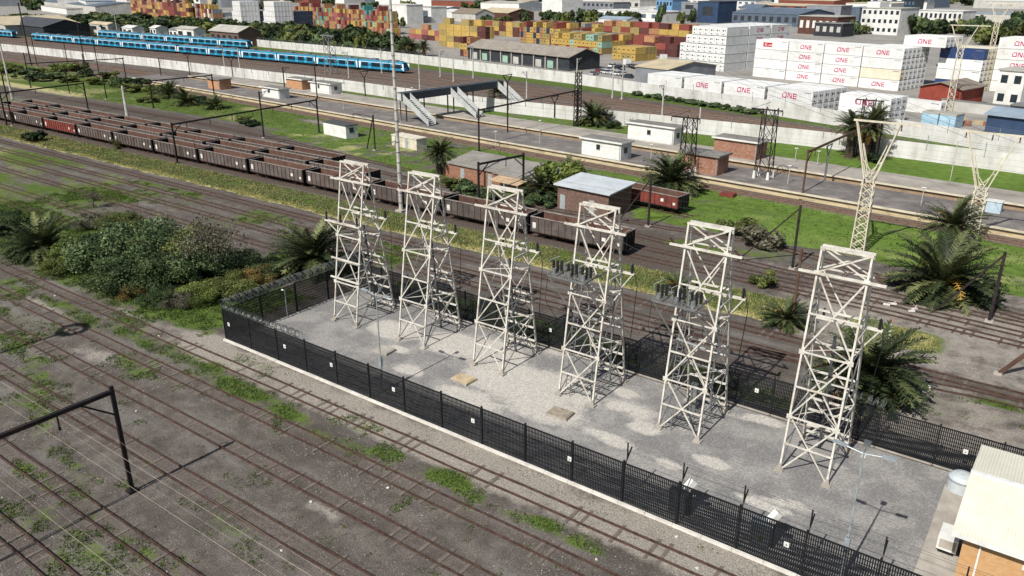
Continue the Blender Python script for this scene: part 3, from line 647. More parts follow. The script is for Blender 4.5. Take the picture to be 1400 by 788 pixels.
for lb, px, py, m_, a in (('pale concrete cover slab between the lamp post and the second tower', 525, 481, CONC, .05), ('sandy coloured concrete slab before the third tower', 634, 521, mat('sandy slab', '#b9a98b', '#a39274', 2, .9, dirt='#7c7062'), -.05), ('rough stone pit cover before the fourth tower', 766, 568, mat('rough pit cover', '#9c9281', '#7a7164', 4, .95, bump=.6, dirt='#4f4a44'), .06)):
    x, y = G(px, py); t = thing('cover_slab', lb, 'cover slab', (x, y, .05), a)
    b = MB(); b.box(-.85, .85, -.62, .62, 0, .2); b.box(-.75, .75, -.52, .52, .2, .24); b.build('slab', m_, t); b = MB(); b.bar((-.86, -.66, .1), (.9, -.66, .1), .06, .14); b.build('rim', CONC, t)
BLU = mat('blue grey cabinet', '#4a4d50', '#3a3d40', 2, .5); BL2 = mat('pale blue unit', '#7f868b', '#6c7378', 2, .5)
for lb, px, py, c_ in (('dark cabinet with tilted white hood behind the front fence, left one of two', 925, 706, BLU), ('pale grey cabinet with tilted white hood behind the front fence, nearer the lamp post', 1042, 745, BL2)):
    x, y = G(px, py); t = thing('hooded_cabinet', lb, 'cabinet', (x, 38.1, .05), .1)
    b = MB(); b.box(-.7, .35, -.3, .35, .0, 1.45); b.box(-.72, .37, -.32, .37, 1.45, 1.5); b.build('cabinet_body', c_, t)
    b = MB(); b.box(.45, .62, -.08, .08, 0, 1.9); b.build('stand', BLK, t)
    b = MB(); b.bar((.25, -.12, 1.75), (.62, .18, 2.35), .42, .36); b.bar((.42, 0, 1.35), (.5, 0, 1.75), .14, .14); b.build('hood', WH, t)
    b = MB(); b.bar((.62, 0, 1.6), (1.15, -.1, 1.75), .22, .16); b.build('side_motor', BLK, t)
    b = MB(); b.box(-.25, .05, -.34, -.31, .5, .75); b.build('label_plate', mat('green label', '#6fae4a', '#5a9a3a', 3), t)
x, y = G(1181, 624, .1); t = thing('marker_peg', 'small white survey peg on the gravel by the rightmost tower', 'peg', (x, y, .05)); MB().box(-.12, .12, -.12, .12, 0, .12).build('cap', WH, t); MB().tube((0, 0, .12), (0, 0, .3), .04, n=6).build('pin', BLK, t)
# small control building
CRM = corr('cream roof sheet', '#d9d4c2', '#cbc6b3', 'X', .32, .5, .8, dirt='#b9b3a0', spec=.2); OBR = brick('orange face brick', '#bd9263', '#ae8251', '#b99d78', 4.4, 11.8)
t = thing('control_building', 'orange brick building with cream ribbed roof in the bottom right corner', 'building', (-1.1, 40.85, 0))
b = MB(); b.box(0, 12, 0, 9.1, 0, 3.6); b.add([(0.003, 0, 3.6), (0.003, 9.1, 3.6), (0.003, 4.5, 4.5)], [(0, 2, 1)]); b.build('wall', OBR, t)
b = MB(); y0, y1, ym = -.55, 9.65, 4.5; ze, zr = 3.62, 4.55
for a_, c_ in (((y0, ze), (ym, zr)), ((ym, zr), (y1, ze))):
    b.add([(-.55, a_[0], a_[1]), (12.5, a_[0], a_[1]), (12.5, c_[0], c_[1]), (-.55, c_[0], c_[1]), (-.55, a_[0], a_[1]-.1), (12.5, a_[0], a_[1]-.1), (12.5, c_[0], c_[1]-.1), (-.55, c_[0], c_[1]-.1)], [(0, 1, 2, 3), (7, 6, 5, 4), (0, 4, 5, 1), (3, 2, 6, 7), (0, 3, 7, 4), (1, 5, 6, 2)])
rf = b.build('roof', CRM, t); b = MB(); b.box(-.57, 12.5, ym-.14, ym+.14, zr-.03, zr+.035); b.build('ridge_cap', WH, rf)
b = MB(); b.box(-.55, 12.5, y0-.12, y0-.003, ze-.16, ze+.01); b.build('gutter', WH, rf)
b = MB(); b.bar((.95, -.3, 3.5), (.8, -.08, 3.2), .09); b.bar((.8, -.08, 3.2), (.8, -.08, 0), .09); b.build('downpipe', WH, t)
b = MB(); b.box(2.7, 4.2, -.06, .02, 2.5, 2.75); b.build('sign_board', WH, t)
t = thing('air_conditioner', 'white boxy outdoor unit on the concrete path beside the orange building', 'outdoor unit', (-2.35, 43.2, .12)); MB().box(0, 1.0, 0, 1.45, .25, 1.1).build('case', WH, t); MB().box(.1, .9, -.02, -.005, .4, .95).build('grille', CONC, t); MB().box(.1, .9, .1, 1.35, 0, .25).build('base', BLK, t)  # the black base block paints the shaded gap under the case
t = thing('water_tank', 'pale blue rounded tank behind the cream roofed building', 'tank', (-2.2, 50.6, .05)); b = MB(); b.tube((0, 0, 0), (0, 0, .9), .8, .8, 20); TK = mat('tank plastic', '#b9bfc0', '#a7aeb0', 2, .35); b.build('shell', TK, t)
b = MB(); b.tube((0, 0, .9), (0, 0, 1.1), .8, .6, 20); b.tube((0, 0, 1.1), (0, 0, 1.2), .6, .25, 20); b.build('dome', TK, t); MB().tube((0, 0, .8), (0, 0, .88), .84, .84, 20).build('hoop', GALV, t)
# overhead gantry at the left with its far leg outside the picture, mast that throws the round shadow
DKS = mat('dark painted steel', '#232022', '#37302d', 1.6, .6, .3, dirt='#54382a', dirt_amt=.5)
def portal(label, a, b_, h, cat='portal', splay=True, m=DKS, w=.26, raker=True):
    """beam on two posts; posts tapering, knee braces, drop brackets with insulators"""
    a = np.array(a, float); b_ = np.array(b_, float); d = b_-a; l = np.hypot(*d); u = d/l
    t = thing('catenary_portal', label, 'overhead line portal', (a[0], a[1], 0), math.atan2(d[1], d[0]), 'overhead line portals')
    for x in (0, l):
        b = MB(); s = 1 if x == 0 else -1
        b.bar((x, 0, 0), (x, 0, h+.35), w, w*.8); b.bar((x-.3, 0, .06), (x+.3, 0, .06), .6, .12)
        b.bar((x+s*w*.6, 0, h-1.5), (x+s*1.9, 0, h-.1), w*.45); b.build('post', m, t)
    b = MB(); b.bar((-.1, .07, h), (l+.1, .07, h), w*.55, w*1.1); b.bar((0, -.11, h), (l, -.11, h), w*.35, w*.9); b.build('beam', m, t)
    for i in range(max(1, int(l/5))):
        x = (i+.6)*l/max(1, int(l/5)); b = MB(); b.bar((x, 0, h), (x, 0, h-.7), .08); insul(b, (x, 0, h-1.05), .36, .09, 3); b.build('hanger', m, t)
    return t
portal('big dark portal over the front tracks at the lower left', G(181, 672), (-44.1, -2), 7.1, w=.23)
t = thing('light_mast', 'tall light mast standing left of the picture over the front tracks', 'light mast', (-72.6, 10.5)); b = MB(); b.tube((0, 0, 0), (0, 0, 20), .28, .14, 8); b.build('pole', GALV, t)
b = MB(); 
for i in range(8): b.bar((1.2*math.cos(i*PI/4), 1.2*math.sin(i*PI/4), 19.6), (1.2*math.cos((i+1)*PI/4), 1.2*math.sin((i+1)*PI/4), 19.6), .5, .3)
b.build('lamp_ring', GALV, t)
# overhead contact wires of the front tracks
WIRE = mat('pale contact wire', '#a79a8b', '#8f8275', 3, .4, .3)
for lb, px, py in (('thin pale overhead wire crossing just right of the dark portal post', 65, 591), ('thin pale overhead wire nearest the fence, crossing right of the portal post', 112, 591), ('thin pale overhead wire over the bottom left corner track', 0, 656)):
    y = G(px, py, 5.3)[1]; b = MB(); b.path([(-120, y-.1, 5.3), (-44, y, 5.3), (-20, y+.05, 5.15), (15, y+.1, 5.25)], .011, 4)
    o = b.build('overhead_wire', WIRE); tag(o, lb, 'overhead wire', 'overhead wires of the front tracks')
    b = MB(); b.path([(-120, y-.1, 6.4), (-82, y-.05, 5.75), (-44, y, 6.4), (-16, y+.05, 5.75), (15, y+.1, 6.3)], .005, 4); o2 = b.build('catenary_wire', WIRE, o)
# ---------------------------------------------------------------- ore wagons
WGR = mat('grey wagon side', '#625955', '#4a423e', .9, .75, .1, dirt='#553a30', dirt_amt=.5, var=.16); WRU = mat('rust wagon inside', '#4c362e', '#62483d', .8, .9, dirt='#3f2a24', var=.18)
WBK = mat('wagon end shade and black running gear', '#161414', '#231e1c', 1.5, .8); WRED = mat('red brown wagon side', '#7c3a30', '#5f3029', .9, .8, dirt='#3d2722', var=.08)  # end walls carry their unlit shade as black; underframes and bogies share it
WLT = mat('wagon rim', '#8d857d', '#6a625b', 1.4, .8, dirt='#4a3028'); WHS = mat('white stencil', '#d2cec7', '#b9b4ab', 3, .7)
ORE = mat('reddish ore dust', '#5b3a2d', '#6e4a3a', 1.2, 1, bump=.4, dirt='#3d2a22')
def wagon(label, x, y, side, l=12.9, hz=2.85, rz=0):
    t = thing('ore_wagon', label, 'wagon', (x, y, 0), rz, 'open ore wagons')
    hw = 1.38; hl = l/2; b = MB()
    for s in (-1, 1):
        b.box(-hl, hl, s*hw-.05, s*hw+.05, 1.05, hz, 0)
        b.add([(-hl+.05, s*(hw-.055), 1.1), (hl-.05, s*(hw-.055), 1.1), (hl-.05, s*(hw-.055), hz-.02), (-hl+.05, s*(hw-.055), hz-.02)], [(0, 1, 2, 3)], 1)
        n = 13
        for i in range(n+1): xx = -hl+.1+i*(l-.2)/n; b.box(xx-.06, xx+.06, s*(hw+.1)-.055, s*(hw+.1)+.055, 1.05, hz-.08, 0)
    b.box(-hl, hl, -hw, hw, .95, 1.12, 1); sd = b.build('side_wall', [side, WRU], t)
    b = MB()
    for s in (-1, 1): b.box(-hl-.04, hl+.04, s*(hw+.04)-.11, s*(hw+.04)+.11, hz, hz+.09)
    for s in (-1, 1): b.box(s*hl-.06, s*hl+.06, -hw-.0, hw+.0, hz+.003, hz+.085)
    b.build('top_rim', WLT, sd)
    for s in (-1, 1):
        b = MB(); b.box(s*hl-.04, s*hl+.04, -hw+.05, hw-.05, .95, hz-.003)
        for yy in (-.7, 0, .7): b.box(s*(hl+.07)-.05, s*(hl+.07)+.05, yy-.06, yy+.06, .95, hz-.1)
        b.build('end_wall', WBK, t)
    b = MB(); b.box(-hl+.15, hl-.15, -.35, .35, .7, .95); b.box(-hl-.45, hl+.45, -.1, .1, .78, .92)
    for yy in (-1.15, 1.15): b.box(-hl+.1, hl-.1, yy-.06, yy+.06, .75, .95)
    b.build('underframe', WBK, t)
    for s in (-1, 1):
        b = MB(); cx = s*(hl-2.1)
        for yy in (-.62, .62): b.box(cx-1.25, cx+1.25, yy-.08, yy+.08, .42, .68)
        b.box(cx-.2, cx+.2, -.7, .7, .5, .72); bg_ = b.build('bogie', WBK, t)
        for dx in (-.85, .85):
            b = MB(); 
            b.tube((cx+dx, -.66, .44), (cx+dx, -.54, .44), .42, .42, 14); b.tube((cx+dx, .54, .44), (cx+dx, .66, .44), .42, .42, 14); b.tube((cx+dx, -.54, .44), (cx+dx, .54, .44), .08, .08, 6); b.build('wheelset', RUST, bg_)
    for x0, x1, z0, z1 in ((-hl+.25, -hl+.75, 1.45, 2.2), (hl-2.8, hl-2.3, 1.6, 2.05), (hl-.8, hl-.4, 1.4, 1.75)): b = MB(); b.add([(x0, -hw-.057, z0), (x1, -hw-.057, z0), (x1, -hw-.057, z1), (x0, -hw-.057, z1)], [(0, 1, 2, 3)]); b.build('stencil', WHS, sd)
    return t
WP = 13.93
w0 = wagon('grey ore wagon at the right end of the near row, behind the fifth tower', -47.6, 78.75, WGR)
pos_txt = ['', 'behind the fourth tower', 'behind the third tower', 'behind the second tower', 'behind the leftmost tower']
for i in range(1, 13):
    red = i == 9
    lb = 'open grey ore wagon, %s from the right end of the near row' % ORD[i]
    if red: wagon('open ore wagon with red brown sides and white patches in the near row', -47.6-WP*i, 78.75, WRED)
    else: dup(w0, lb, (-47.6-WP*i, 78.75, 0))
for r_, (nm, y, xe, n) in enumerate((('middle', 83.3, -94.0, 9), ('far', 87.6, -106.5, 8))):
    for i in range(n): dup(w0, 'open rusty ore wagon, %s' % ('the right end one of the %s row' % nm if i == 0 else '%s from the right end of the %s row' % (ORD[i], nm)), (xe-WP*i, y, 0))
wagon('single red brown open wagon in the green grass beside the brick shed', -49.6, 99.5, WRED, 12.0, 2.6, -.12)
wagon('dark red open wagon half hidden behind the grey roofed sheds', -72.5, 101.5, WRED, 11, 2.3, -.08)
# ---------------------------------------------------------------- blue commuter trains
BLUE = mat('train blue', '#26809f', '#1f6f8c', .8, .35, spec=.4, var=.05); DARKB = mat('train window band', '#101c26', '#1c3040', 1.2, .15, spec=.6); LBL = mat('train door blue', '#3f9fc4', '#338fb4', .8, .35); TWH = mat('train white', '#d9e2e6', '#c4d0d6', 1, .4)
TGR = mat('train roof grey', '#6d757b', '#535b62', 1, .6, dirt='#3c4146')
def traincar(label, x, y, nose=0):
    t = thing('train_car', label, 'train car', (x, y, 0), 0, 'blue commuter train cars'); l = 22.2; hl = l/2; hw = 1.4
    b = MB(); prof = [(-hw, .95), (-hw, 3.35), (-hw+.25, 3.9), (hw-.25, 3.9), (hw, 3.35), (hw, .95)]; n0 = hl-(2.2 if nose > 0 else 0); n1 = -hl+(2.2 if nose < 0 else 0)
    xs = [n1, n0]; vs = [(xx, a, z) for xx in xs for a, z in prof]; m = len(prof)
    b.add(vs, [(i, (i+1) % m, m+(i+1) % m, m+i) for i in range(m)]+[tuple(range(m))[::-1], tuple(range(m, 2*m))])
    if nose:
        s = nose; xn = s*hl; xb = n0 if s > 0 else n1
        vs = [(xb, a, z) for a, z in prof]+[(xn, -1.0, .95), (xn+.1*s, -1.05, 1.7), (xb+s*1.1, -.95, 3.7), (xb+s*1.1, .95, 3.7), (xn+.1*s, 1.05, 1.7), (xn, 1.0, .95)]
        fs = [(i, (i+1) % m, m+(i+1) % m, m+i) for i in range(m)]+[tuple(range(m, 2*m))]; b.add(vs, fs)
    bd = b.build('body', BLUE, t)
    b = MB()
    for s in (-1, 1):
        for x0, x1 in ((-9.6, 9.4),): b.box(x0, x1, s*(hw+.012)-.012, s*(hw+.012)+.012, 1.7, 3.0)
    b.build('window_band', DARKB, t)
    for s in (-1, 1):
        for xx in (-5.5, .4, 5.5):
            b = MB(); b.box(xx-.75, xx+.75, s*(hw+.02)-.02, s*(hw+.02)+.02, 1.05, 3.15); d = b.build('door', LBL, t)
            b = MB(); b.box(xx-.5, xx-.1, s*(hw+.045)-.004, s*(hw+.045)+.004, 1.8, 2.6); b.box(xx+.1, xx+.5, s*(hw+.045)-.004, s*(hw+.045)+.004, 1.8, 2.6); b.build('pane', DARKB, d)
    b = MB()
    for s in (-1, 1):
        for xa, xb in ((-10.9, -9.7), (10.9, 10.1)): b.add([(xa, s*(hw+.03), 3.3), (xb, s*(hw+.03), 3.3), ((xa+xb)/2, s*(hw+.03), 1.0), (xa, s*(hw+.03), 1.0)], [(0, 1, 2, 3)])
        b.box(-9.6, 9.6, s*(hw+.015)-.01, s*(hw+.015)+.01, 3.12, 3.3)
    b.build('white_chevron', TWH, t)
    b = MB(); b.box(n1+.2, n0-.2, -1.16, 1.16, 3.89, 4.0); b.box(-6, -3, -.8, .8, 4.0, 4.4); b.box(3, 7, -.8, .8, 4.0, 4.3); b.build('roof_gear', TGR, t)
    if nose:
        s = nose; xb = n0 if s > 0 else n1
        b = MB(); b.add([(xb+s*1.17, -.9, 3.62), (xb+s*1.17, .9, 3.62), (xb+s*2.22, .95, 1.95), (xb+s*2.22, -.95, 1.95)], [(0, 1, 2, 3)]); b.add([(xb+s*.25, -hw-.0, 2.75), (xb+s*1.25, -1.22, 2.75), (xb+s*1.9, -1.2, 1.9), (xb+s*.4, -hw-.01, 1.9)], [(0, 1, 2, 3)]); b.build('windscreen', DARKB, t)
        b = MB(); b.add([(xb-.6*s, -hw-.03, 3.0), (xb+.1*s, -hw-.03, 3.0), (xb+1.6*s, -1.24, 1.5), (xb+1.0*s, -1.32, 1.5)], [(0, 1, 2, 3)]); b.build('white_chevron', TWH, t)
    b = MB(); b.box(n1+.2, n0-.2, -1.15, 1.15, .55, .95); 
    for cx in (-7.5, 7.5):
        b.box(cx-1.6, cx+1.6, -1.1, 1.1, .25, .6)
        for dx in (-1.1, 1.1): b.tube((cx+dx, -.75, .43), (cx+dx, .75, .43), .42, .42, 10)
    b.build('bogie_frame', WBK, t)
    return t
xr = -206.2; base = None; P_ = 22.6
noseR = traincar('blue train car with a sloping nose at the right end of the long train', xr, 204.3, 1)
mid = traincar('blue train car second from the right end of the long train', xr-P_, 204.3)
for i in range(2, 12):
    x = xr-P_*i
    if i == 5: traincar('blue train car with its nose coupled half way along the long train', x, 204.3, -1)
    elif i == 6: traincar('blue train car whose nose meets the other half of the long train', x, 204.3, 1)
    elif i == 11: traincar('blue train car with a nose at the left end of the long train', x, 204.3, -1)
    else: dup(mid, 'blue train car %s from the right end of the long train' % ORD[i], (x, 204.3, 0))
x0 = G(327, 64, 1.5)[0]-11
for i in range(6):
    x = x0-P_*i
    if i in (0, 5): traincar('blue nosed train car at the %s end of the shorter train behind' % ('right' if i == 0 else 'left'), x, 237.5, 1 if i == 0 else -1)
    else: dup(mid, 'blue train car %s from the right end of the shorter train behind' % ORD[i], (x, 237.5, 0))
x0 = G(32, 48, 1.5)[0]-11
traincar('blue nosed train car of the train cut off by the left edge', x0, 207, 1); dup(mid, 'blue train car at the very left edge of the picture', (x0-P_, 207, 0))
# ---------------------------------------------------------------- white boundary walls
WALLM = mat('white precast wall', '#c9c8c4', '#aeaca6', .35, .9, stretch=(1, 1, .35), dirt='#7f7a71', dirt_amt=.6); POSTM = mat('grey wall post', '#8a8c8c', '#6b6d6d', 2, .7)
def wall(label, fx, x0, x1, h):
    t = thing('boundary_wall', label, 'wall', (x0, float(fx(x0)), 0), 0, 'white concrete boundary walls'); ox, oy = x0, float(fx(x0))
    xs = np.linspace(x0, x1, int((x1-x0)/9)+1); b = MB(); c = MB(); pts = [(x-ox, float(fx(x))-oy) for x in xs]
    for (xa, ya), (xb, yb) in zip(pts, pts[1:]):
        d = np.array([xb-xa, yb-ya]); n_ = max(1, int(np.hypot(*d)/2.4))
        for z0, z1, o in ((0, h*.34, 0), (h*.34, h*.67, .012), (h*.67, h, .0)): b.bar((xa, ya+o, (z0+z1)/2), (xb, yb+o, (z0+z1)/2), .12, (z1-z0)-.02)
        for j in range(n_): q = np.array([xa, ya])+d*j/n_; c.box(q[0]-.09, q[0]+.09, q[1]-.12, q[1]+.1, 0, h+.02)
    w_ = b.build('wall_panel', WALLM, t); pl = c.build('pilaster', WALLM, t); pl['kind'] = 'stuff'
    pm = MB(); pm.tube((0, 0, h-1.2), (0, 0, h+1.15), .055, .05, 5); pm.bar((0, 0, h+1.1), (0, -.45, h+1.5), .07); pm = pm.mesh('fence_post', POSTM)
    for (xa, ya) in pts[:100]:
        o = bpy.data.objects.new('fence_post', pm); COL.objects.link(o); o.parent = t; o.location = (xa, ya-.16, 0)
    b = MB()
    for z in (h+.35, h+.7, h+1.05):
        for p, q in zip(pts, pts[1:]): b.tube((p[0], p[1]-.16, z), (q[0], q[1]-.16, z), .02, n=3)
    s_ = b.build('strand_wire', POSTM, t); return t
wall('long white concrete wall nearer to the platforms', nwy, -480, 40, 3.1)
wall('long white concrete wall farther back, before the container yards', fwy, -343, 40, 3.3)
# ---------------------------------------------------------------- platforms
ASPH = N('platform asphalt'); c = ASPH.ramp(ASPH.noise(.35, 5, .65), [(.32, L('#67605d')), (.52, L('#7b746f')), (.72, L('#9a938a'))]); c = ASPH.mix(1, c, ASPH.ramp(ASPH.noise(7, 3, .8), [(.25, L('#b0b0b0')), (.75, L('#ffffff'))]), 'MULTIPLY')
c = ASPH.mix(ASPH.math('MULTIPLY', ASPH.step(ASPH.noise(.8, 4, .7), .62, .7), .6), c, L('#4d5530')); ASPH.col(c); ASPH.b.inputs['Roughness'].default_value = .95
ASP2 = N('platform paving'); c = ASP2.ramp(ASP2.noise(.25, 5, .65), [(.32, L('#8b857c')), (.52, L('#a59e93')), (.72, L('#b9b1a4'))]); c = ASP2.mix(1, c, ASP2.ramp(ASP2.noise(7, 3, .8), [(.25, L('#b8b8b8')), (.75, L('#ffffff'))]), 'MULTIPLY'); ASP2.col(c); ASP2.b.inputs['Roughness'].default_value = .95
COPE = mat('platform coping', '#c9bfa8', '#ada48f', .8, .9, dirt='#857b68'); PWALL = mat('platform face', '#bfae8c', '#a39577', .5, .95, stretch=(1, 1, 4), dirt='#75684f', dirt_amt=.6); PWAL2 = mat('platform face brown', '#9a846a', '#82705a', .5, .95, dirt='#5e5040')
def plat(v0, v1, x0, x1, top, face):
    def py_(x, v): return p1y(x)+v
    xs = list(np.arange(x0, x1+1, 15.)); s = MB(); f = MB(); c_ = MB()
    for a, d in zip(xs, xs[1:]):
        s.add([(a, py_(a, v0+.5), 1.0), (d, py_(d, v0+.5), 1.0), (d, py_(d, v1), 1.0), (a, py_(a, v1), 1.0)], [(0, 1, 2, 3)])
        f.bar((a, py_(a, v0+.42), .42), (d, py_(d, v0+.42), .42), .2, .84); f.bar((a, py_(a, v1-.1), .45), (d, py_(d, v1-.1), .45), .2, .9)
        c_.bar((a, py_(a, v0+.25), .93), (d, py_(d, v0+.25), .93), .6, .16)
    f.box(xs[0]-.1, xs[0]+.1, py_(xs[0], v0+.3), py_(xs[0], v1), 0, .9)
    structure('platform', s, top); structure('platform_face', f, face); structure('platform_coping', c_, COPE)
plat(0, 10.8, -255, 45, ASPH.m, PWALL); plat(14.4, 22.8, -242, 45, ASP2.m, PWAL2)
# ---------------------------------------------------------------- huts and sheds of the station
WHW = mat('white plaster', '#d4d4cf', '#c0bfb8', .7, .85, dirt='#9b9a92', dirt_amt=.35); GRF = mat('grey flat roof', '#7d7a74', '#66635e', .8, .9, dirt='#565049'); BRK = brick('red face brick', '#8e5a45', '#6d4032', '#a58d78'); GLS = mat('dark window', '#20272c', '#2d363c', 2, .2, spec=.5); BRK2 = brick('brown face brick', '#6a4c3f', '#4d362e', '#7a685c')
DOORM = mat('grey door', '#9aa09f', '#858b8a', 2, .6)
def hut(label, x, y, l, d, h, wallm, roofm, z=1.0, rz=-.0996, wins=(), doors=(), over=.35, slope=0.0, name='platform_hut', cat='hut', trim=None, endw=False):
    """x, y: near left ground corner; flat or single pitch roof, windows on the front"""
    t = thing(name, label, cat, (x, y, z), rz)
    b = MB(); b.box(0, l, 0, d, -.02, h)
    if slope: b.add([(0, 0, h), (l, 0, h), (l, d, h), (0, d, h), (0, d, h+slope), (l, d, h+slope)], [(0, 4, 3), (1, 2, 5), (2, 3, 4, 5)])
    b.build('wall', wallm, t)
    b = MB(); o = over; b.add([(-o, -o, h), (l+o, -o, h), (l+o, d+o, h+slope), (-o, d+o, h+slope), (-o, -o, h+.18), (l+o, -o, h+.18), (l+o, d+o, h+slope+.18), (-o, d+o, h+slope+.18)],
        [(0, 3, 2, 1), (4, 5, 6, 7), (0, 1, 5, 4), (1, 2, 6, 5), (2, 3, 7, 6), (3, 0, 4, 7)]); r = b.build('roof', roofm, t)
    if trim:
        b = MB(); b.box(-o-.03, l+o+.03, -o-.06, -o-.003, h-.06, h+.24); b.box(l+o+.003, l+o+.06, -o, d+o, h-.06, h+.24); b.build('fascia', trim, r)
        b = MB(); b.bar((l-.2, -.07, .05), (l-.2, -.07, h-.1), .09); b.build('downpipe', DOORM, t)
    for xx in wins:
        b = MB(); b.box(xx-.4, xx+.4, -.04, .02, 1.3, 2.2); w = b.build('window', GLS, t); b = MB(); b.box(xx-.5, xx+.5, -.06, -.003, 1.2, 1.28); b.build('sill', WHW, w)
    for xx in doors:
        b = MB(); b.box(xx-.45, xx+.45, -.04, .02, 0, 2.05); dd = b.build('door', DOORM, t); b = MB(); b.box(xx+.25, xx+.33, -.08, -.04, 1, 1.1); b.build('handle', BLK, dd)
    if endw:
        b = MB(); b.box(l-.02, l+.04, d*.3, d*.3+1, 1.1, 2.1); b.build('window', GLS, t)
    return t
def at(px, py, z=1.0): return G(px, py, z)
x, y = at(795, 211); hut('white plastered hut on the near platform', x, y, 8.4, 3.2, 2.9, WHW, GRF, wins=(3.6,), trim=WHW, endw=True)
x, y = at(858, 189.5); hut('white plastered hut on the far platform', x, y, 10.3, 3.4, 3.1, WHW, GRF, wins=(4.8,), trim=WHW, endw=True)
x, y = at(975, 211); hut('red brick hut with flat grey roof on the far platform', x, y, 8.2, 3.8, 3.0, BRK, GRF, trim=WHW)
x, y = at(930, 232.5); hut('red brick hut with open dark end on the near platform by the palm', x, y, 6.6, 3.6, 3.0, BRK, GRF, trim=GRF)
x, y = at(359, 132); hut('small white hut at the left of the near platform', x, y, 8.3, 3, 2.5, WHW, GRF, wins=(3.5,), trim=WHW)
x, y = at(425, 125.5); hut('white hut with dark end window on the far platform at left', x, y, 9.6, 3.6, 2.7, WHW, GRF, wins=(3.9,), trim=WHW, endw=True)
x, y = at(392, 120); hut('orange brick hut beside the white hut on the far platform', x, y, 8.0, 3.6, 2.7, brick('orange hut brick', '#b07a52', '#95623f', '#b59a7c'), GRF, trim=WHW)
x, y = at(285, 120.5); hut('orange brick hut at the left end of the near platform', x, y, 6.6, 3.6, 2.7, MATS['orange hut brick'], GRF, trim=GRF)
x, y = G(443, 183.5); hut('white cabin with side window in the grass between masts', x, y, 8.0, 2.9, 2.5, WHW, mat('dark sheet roof', '#4e4e4c', '#3d3d3b', 1.5, .7), 0, rz=-.13, over=.12, endw=True, name='cabin', cat='cabin')
x, y = G(536, 199); hut('low cream shed with slatted dark end right of the tall mast', x, y, 7.4, 2.6, 2.0, mat('cream sheet', '#c9c2b0', '#aaa28e', 1, .8), mat('cream roof', '#cdc6b6', '#b2aa99', 1, .8), 0, rz=-.12, over=.1, doors=(1.5, 4.5), name='cabin', cat='cabin')
ZRF = corr('pale zinc roof', '#b9bec0', '#a3a8aa', 'X', .4, .45, .6, spec=.3)
x, y = G(762, 284); hut('dark brick shed with pale zinc roof beside the red wagon', x, y, 8.6, 5.6, 3.3, BRK2, ZRF, 0, rz=-.08, doors=(.9, 5.9), over=.45, slope=.5, name='brick_shed', cat='shed')
AGR = corr('grey asbestos roof', '#8b8780', '#747069', 'X', .35, .9, .8, dirt='#565148'); ORB = brick('old orange brick', '#8c573f', '#74462f', '#8f7a68')
x, y = G(608, 246); t = hut('long low grey roofed shed behind the third tower', x, y+1.2, 14.8, 5.5, 2.5, ORB, AGR, 0, rz=-.09, doors=(3, 9), over=.3, slope=1.0, name='long_shed', cat='shed')
x, y = G(672, 260); t = hut('lower grey roofed shed with a pale lean-to canopy in front', x, y+1.0, 10.2, 6, 2.4, ORB, AGR, 0, rz=-.09, doors=(2,), over=.3, slope=.8, name='low_shed', cat='shed')
b = MB(); CAN = mat('tan canopy sheet', '#b39a7c', '#9f876b', 1, .8); b.add([(1.0, -2.6, 2.05), (6.8, -2.6, 2.05), (6.8, -.02, 2.38), (1.0, -.02, 2.38), (1.0, -2.6, 1.97), (6.8, -2.6, 1.97), (6.8, -.02, 2.3), (1.0, -.02, 2.3)], [(0, 1, 2, 3), (7, 6, 5, 4), (0, 4, 5, 1), (1, 5, 6, 2), (0, 3, 7, 4), (3, 2, 6, 7)]); cn = b.build('canopy', CAN, t)
for xx in (1.2, 4.0, 6.6): MB().bar((xx, -2.45, 0), (xx, -2.45, 1.97), .1).build('canopy_post', WHS, cn)
x, y = G(600, 241); hut('tiny brown brick lean-to at the left end of the long shed', x, y+1, 2.6, 2.4, 1.8, ORB, AGR, 0, rz=-.09, over=.15, name='lean_to', cat='shed')
MB_ = MB().box(-1.1, 1.1, -.8, .8, 0, .35).box(-1.0, 1.0, -.7, .7, .35, .45); x, y = G(995, 268); tag(MB_.build('pit_cover', WRED, None, (x, y, 0)), 'flat rust brown pit cover lying in the bright green grass', 'pit cover')
x, y = G(1358, 290, 1); t = thing('platform_box', 'small pale blue box on the near platform at the right', 'box', (x, y, 1), -.1); MB().box(-.9, .9, -.6, .6, 0, 1.5).build('case', mat('pale blue box', '#aebfc8', '#9badb7', 2, .5), t); MB().box(-1, 1, -.7, .7, 1.5, 1.6).build('lid', WH, t)
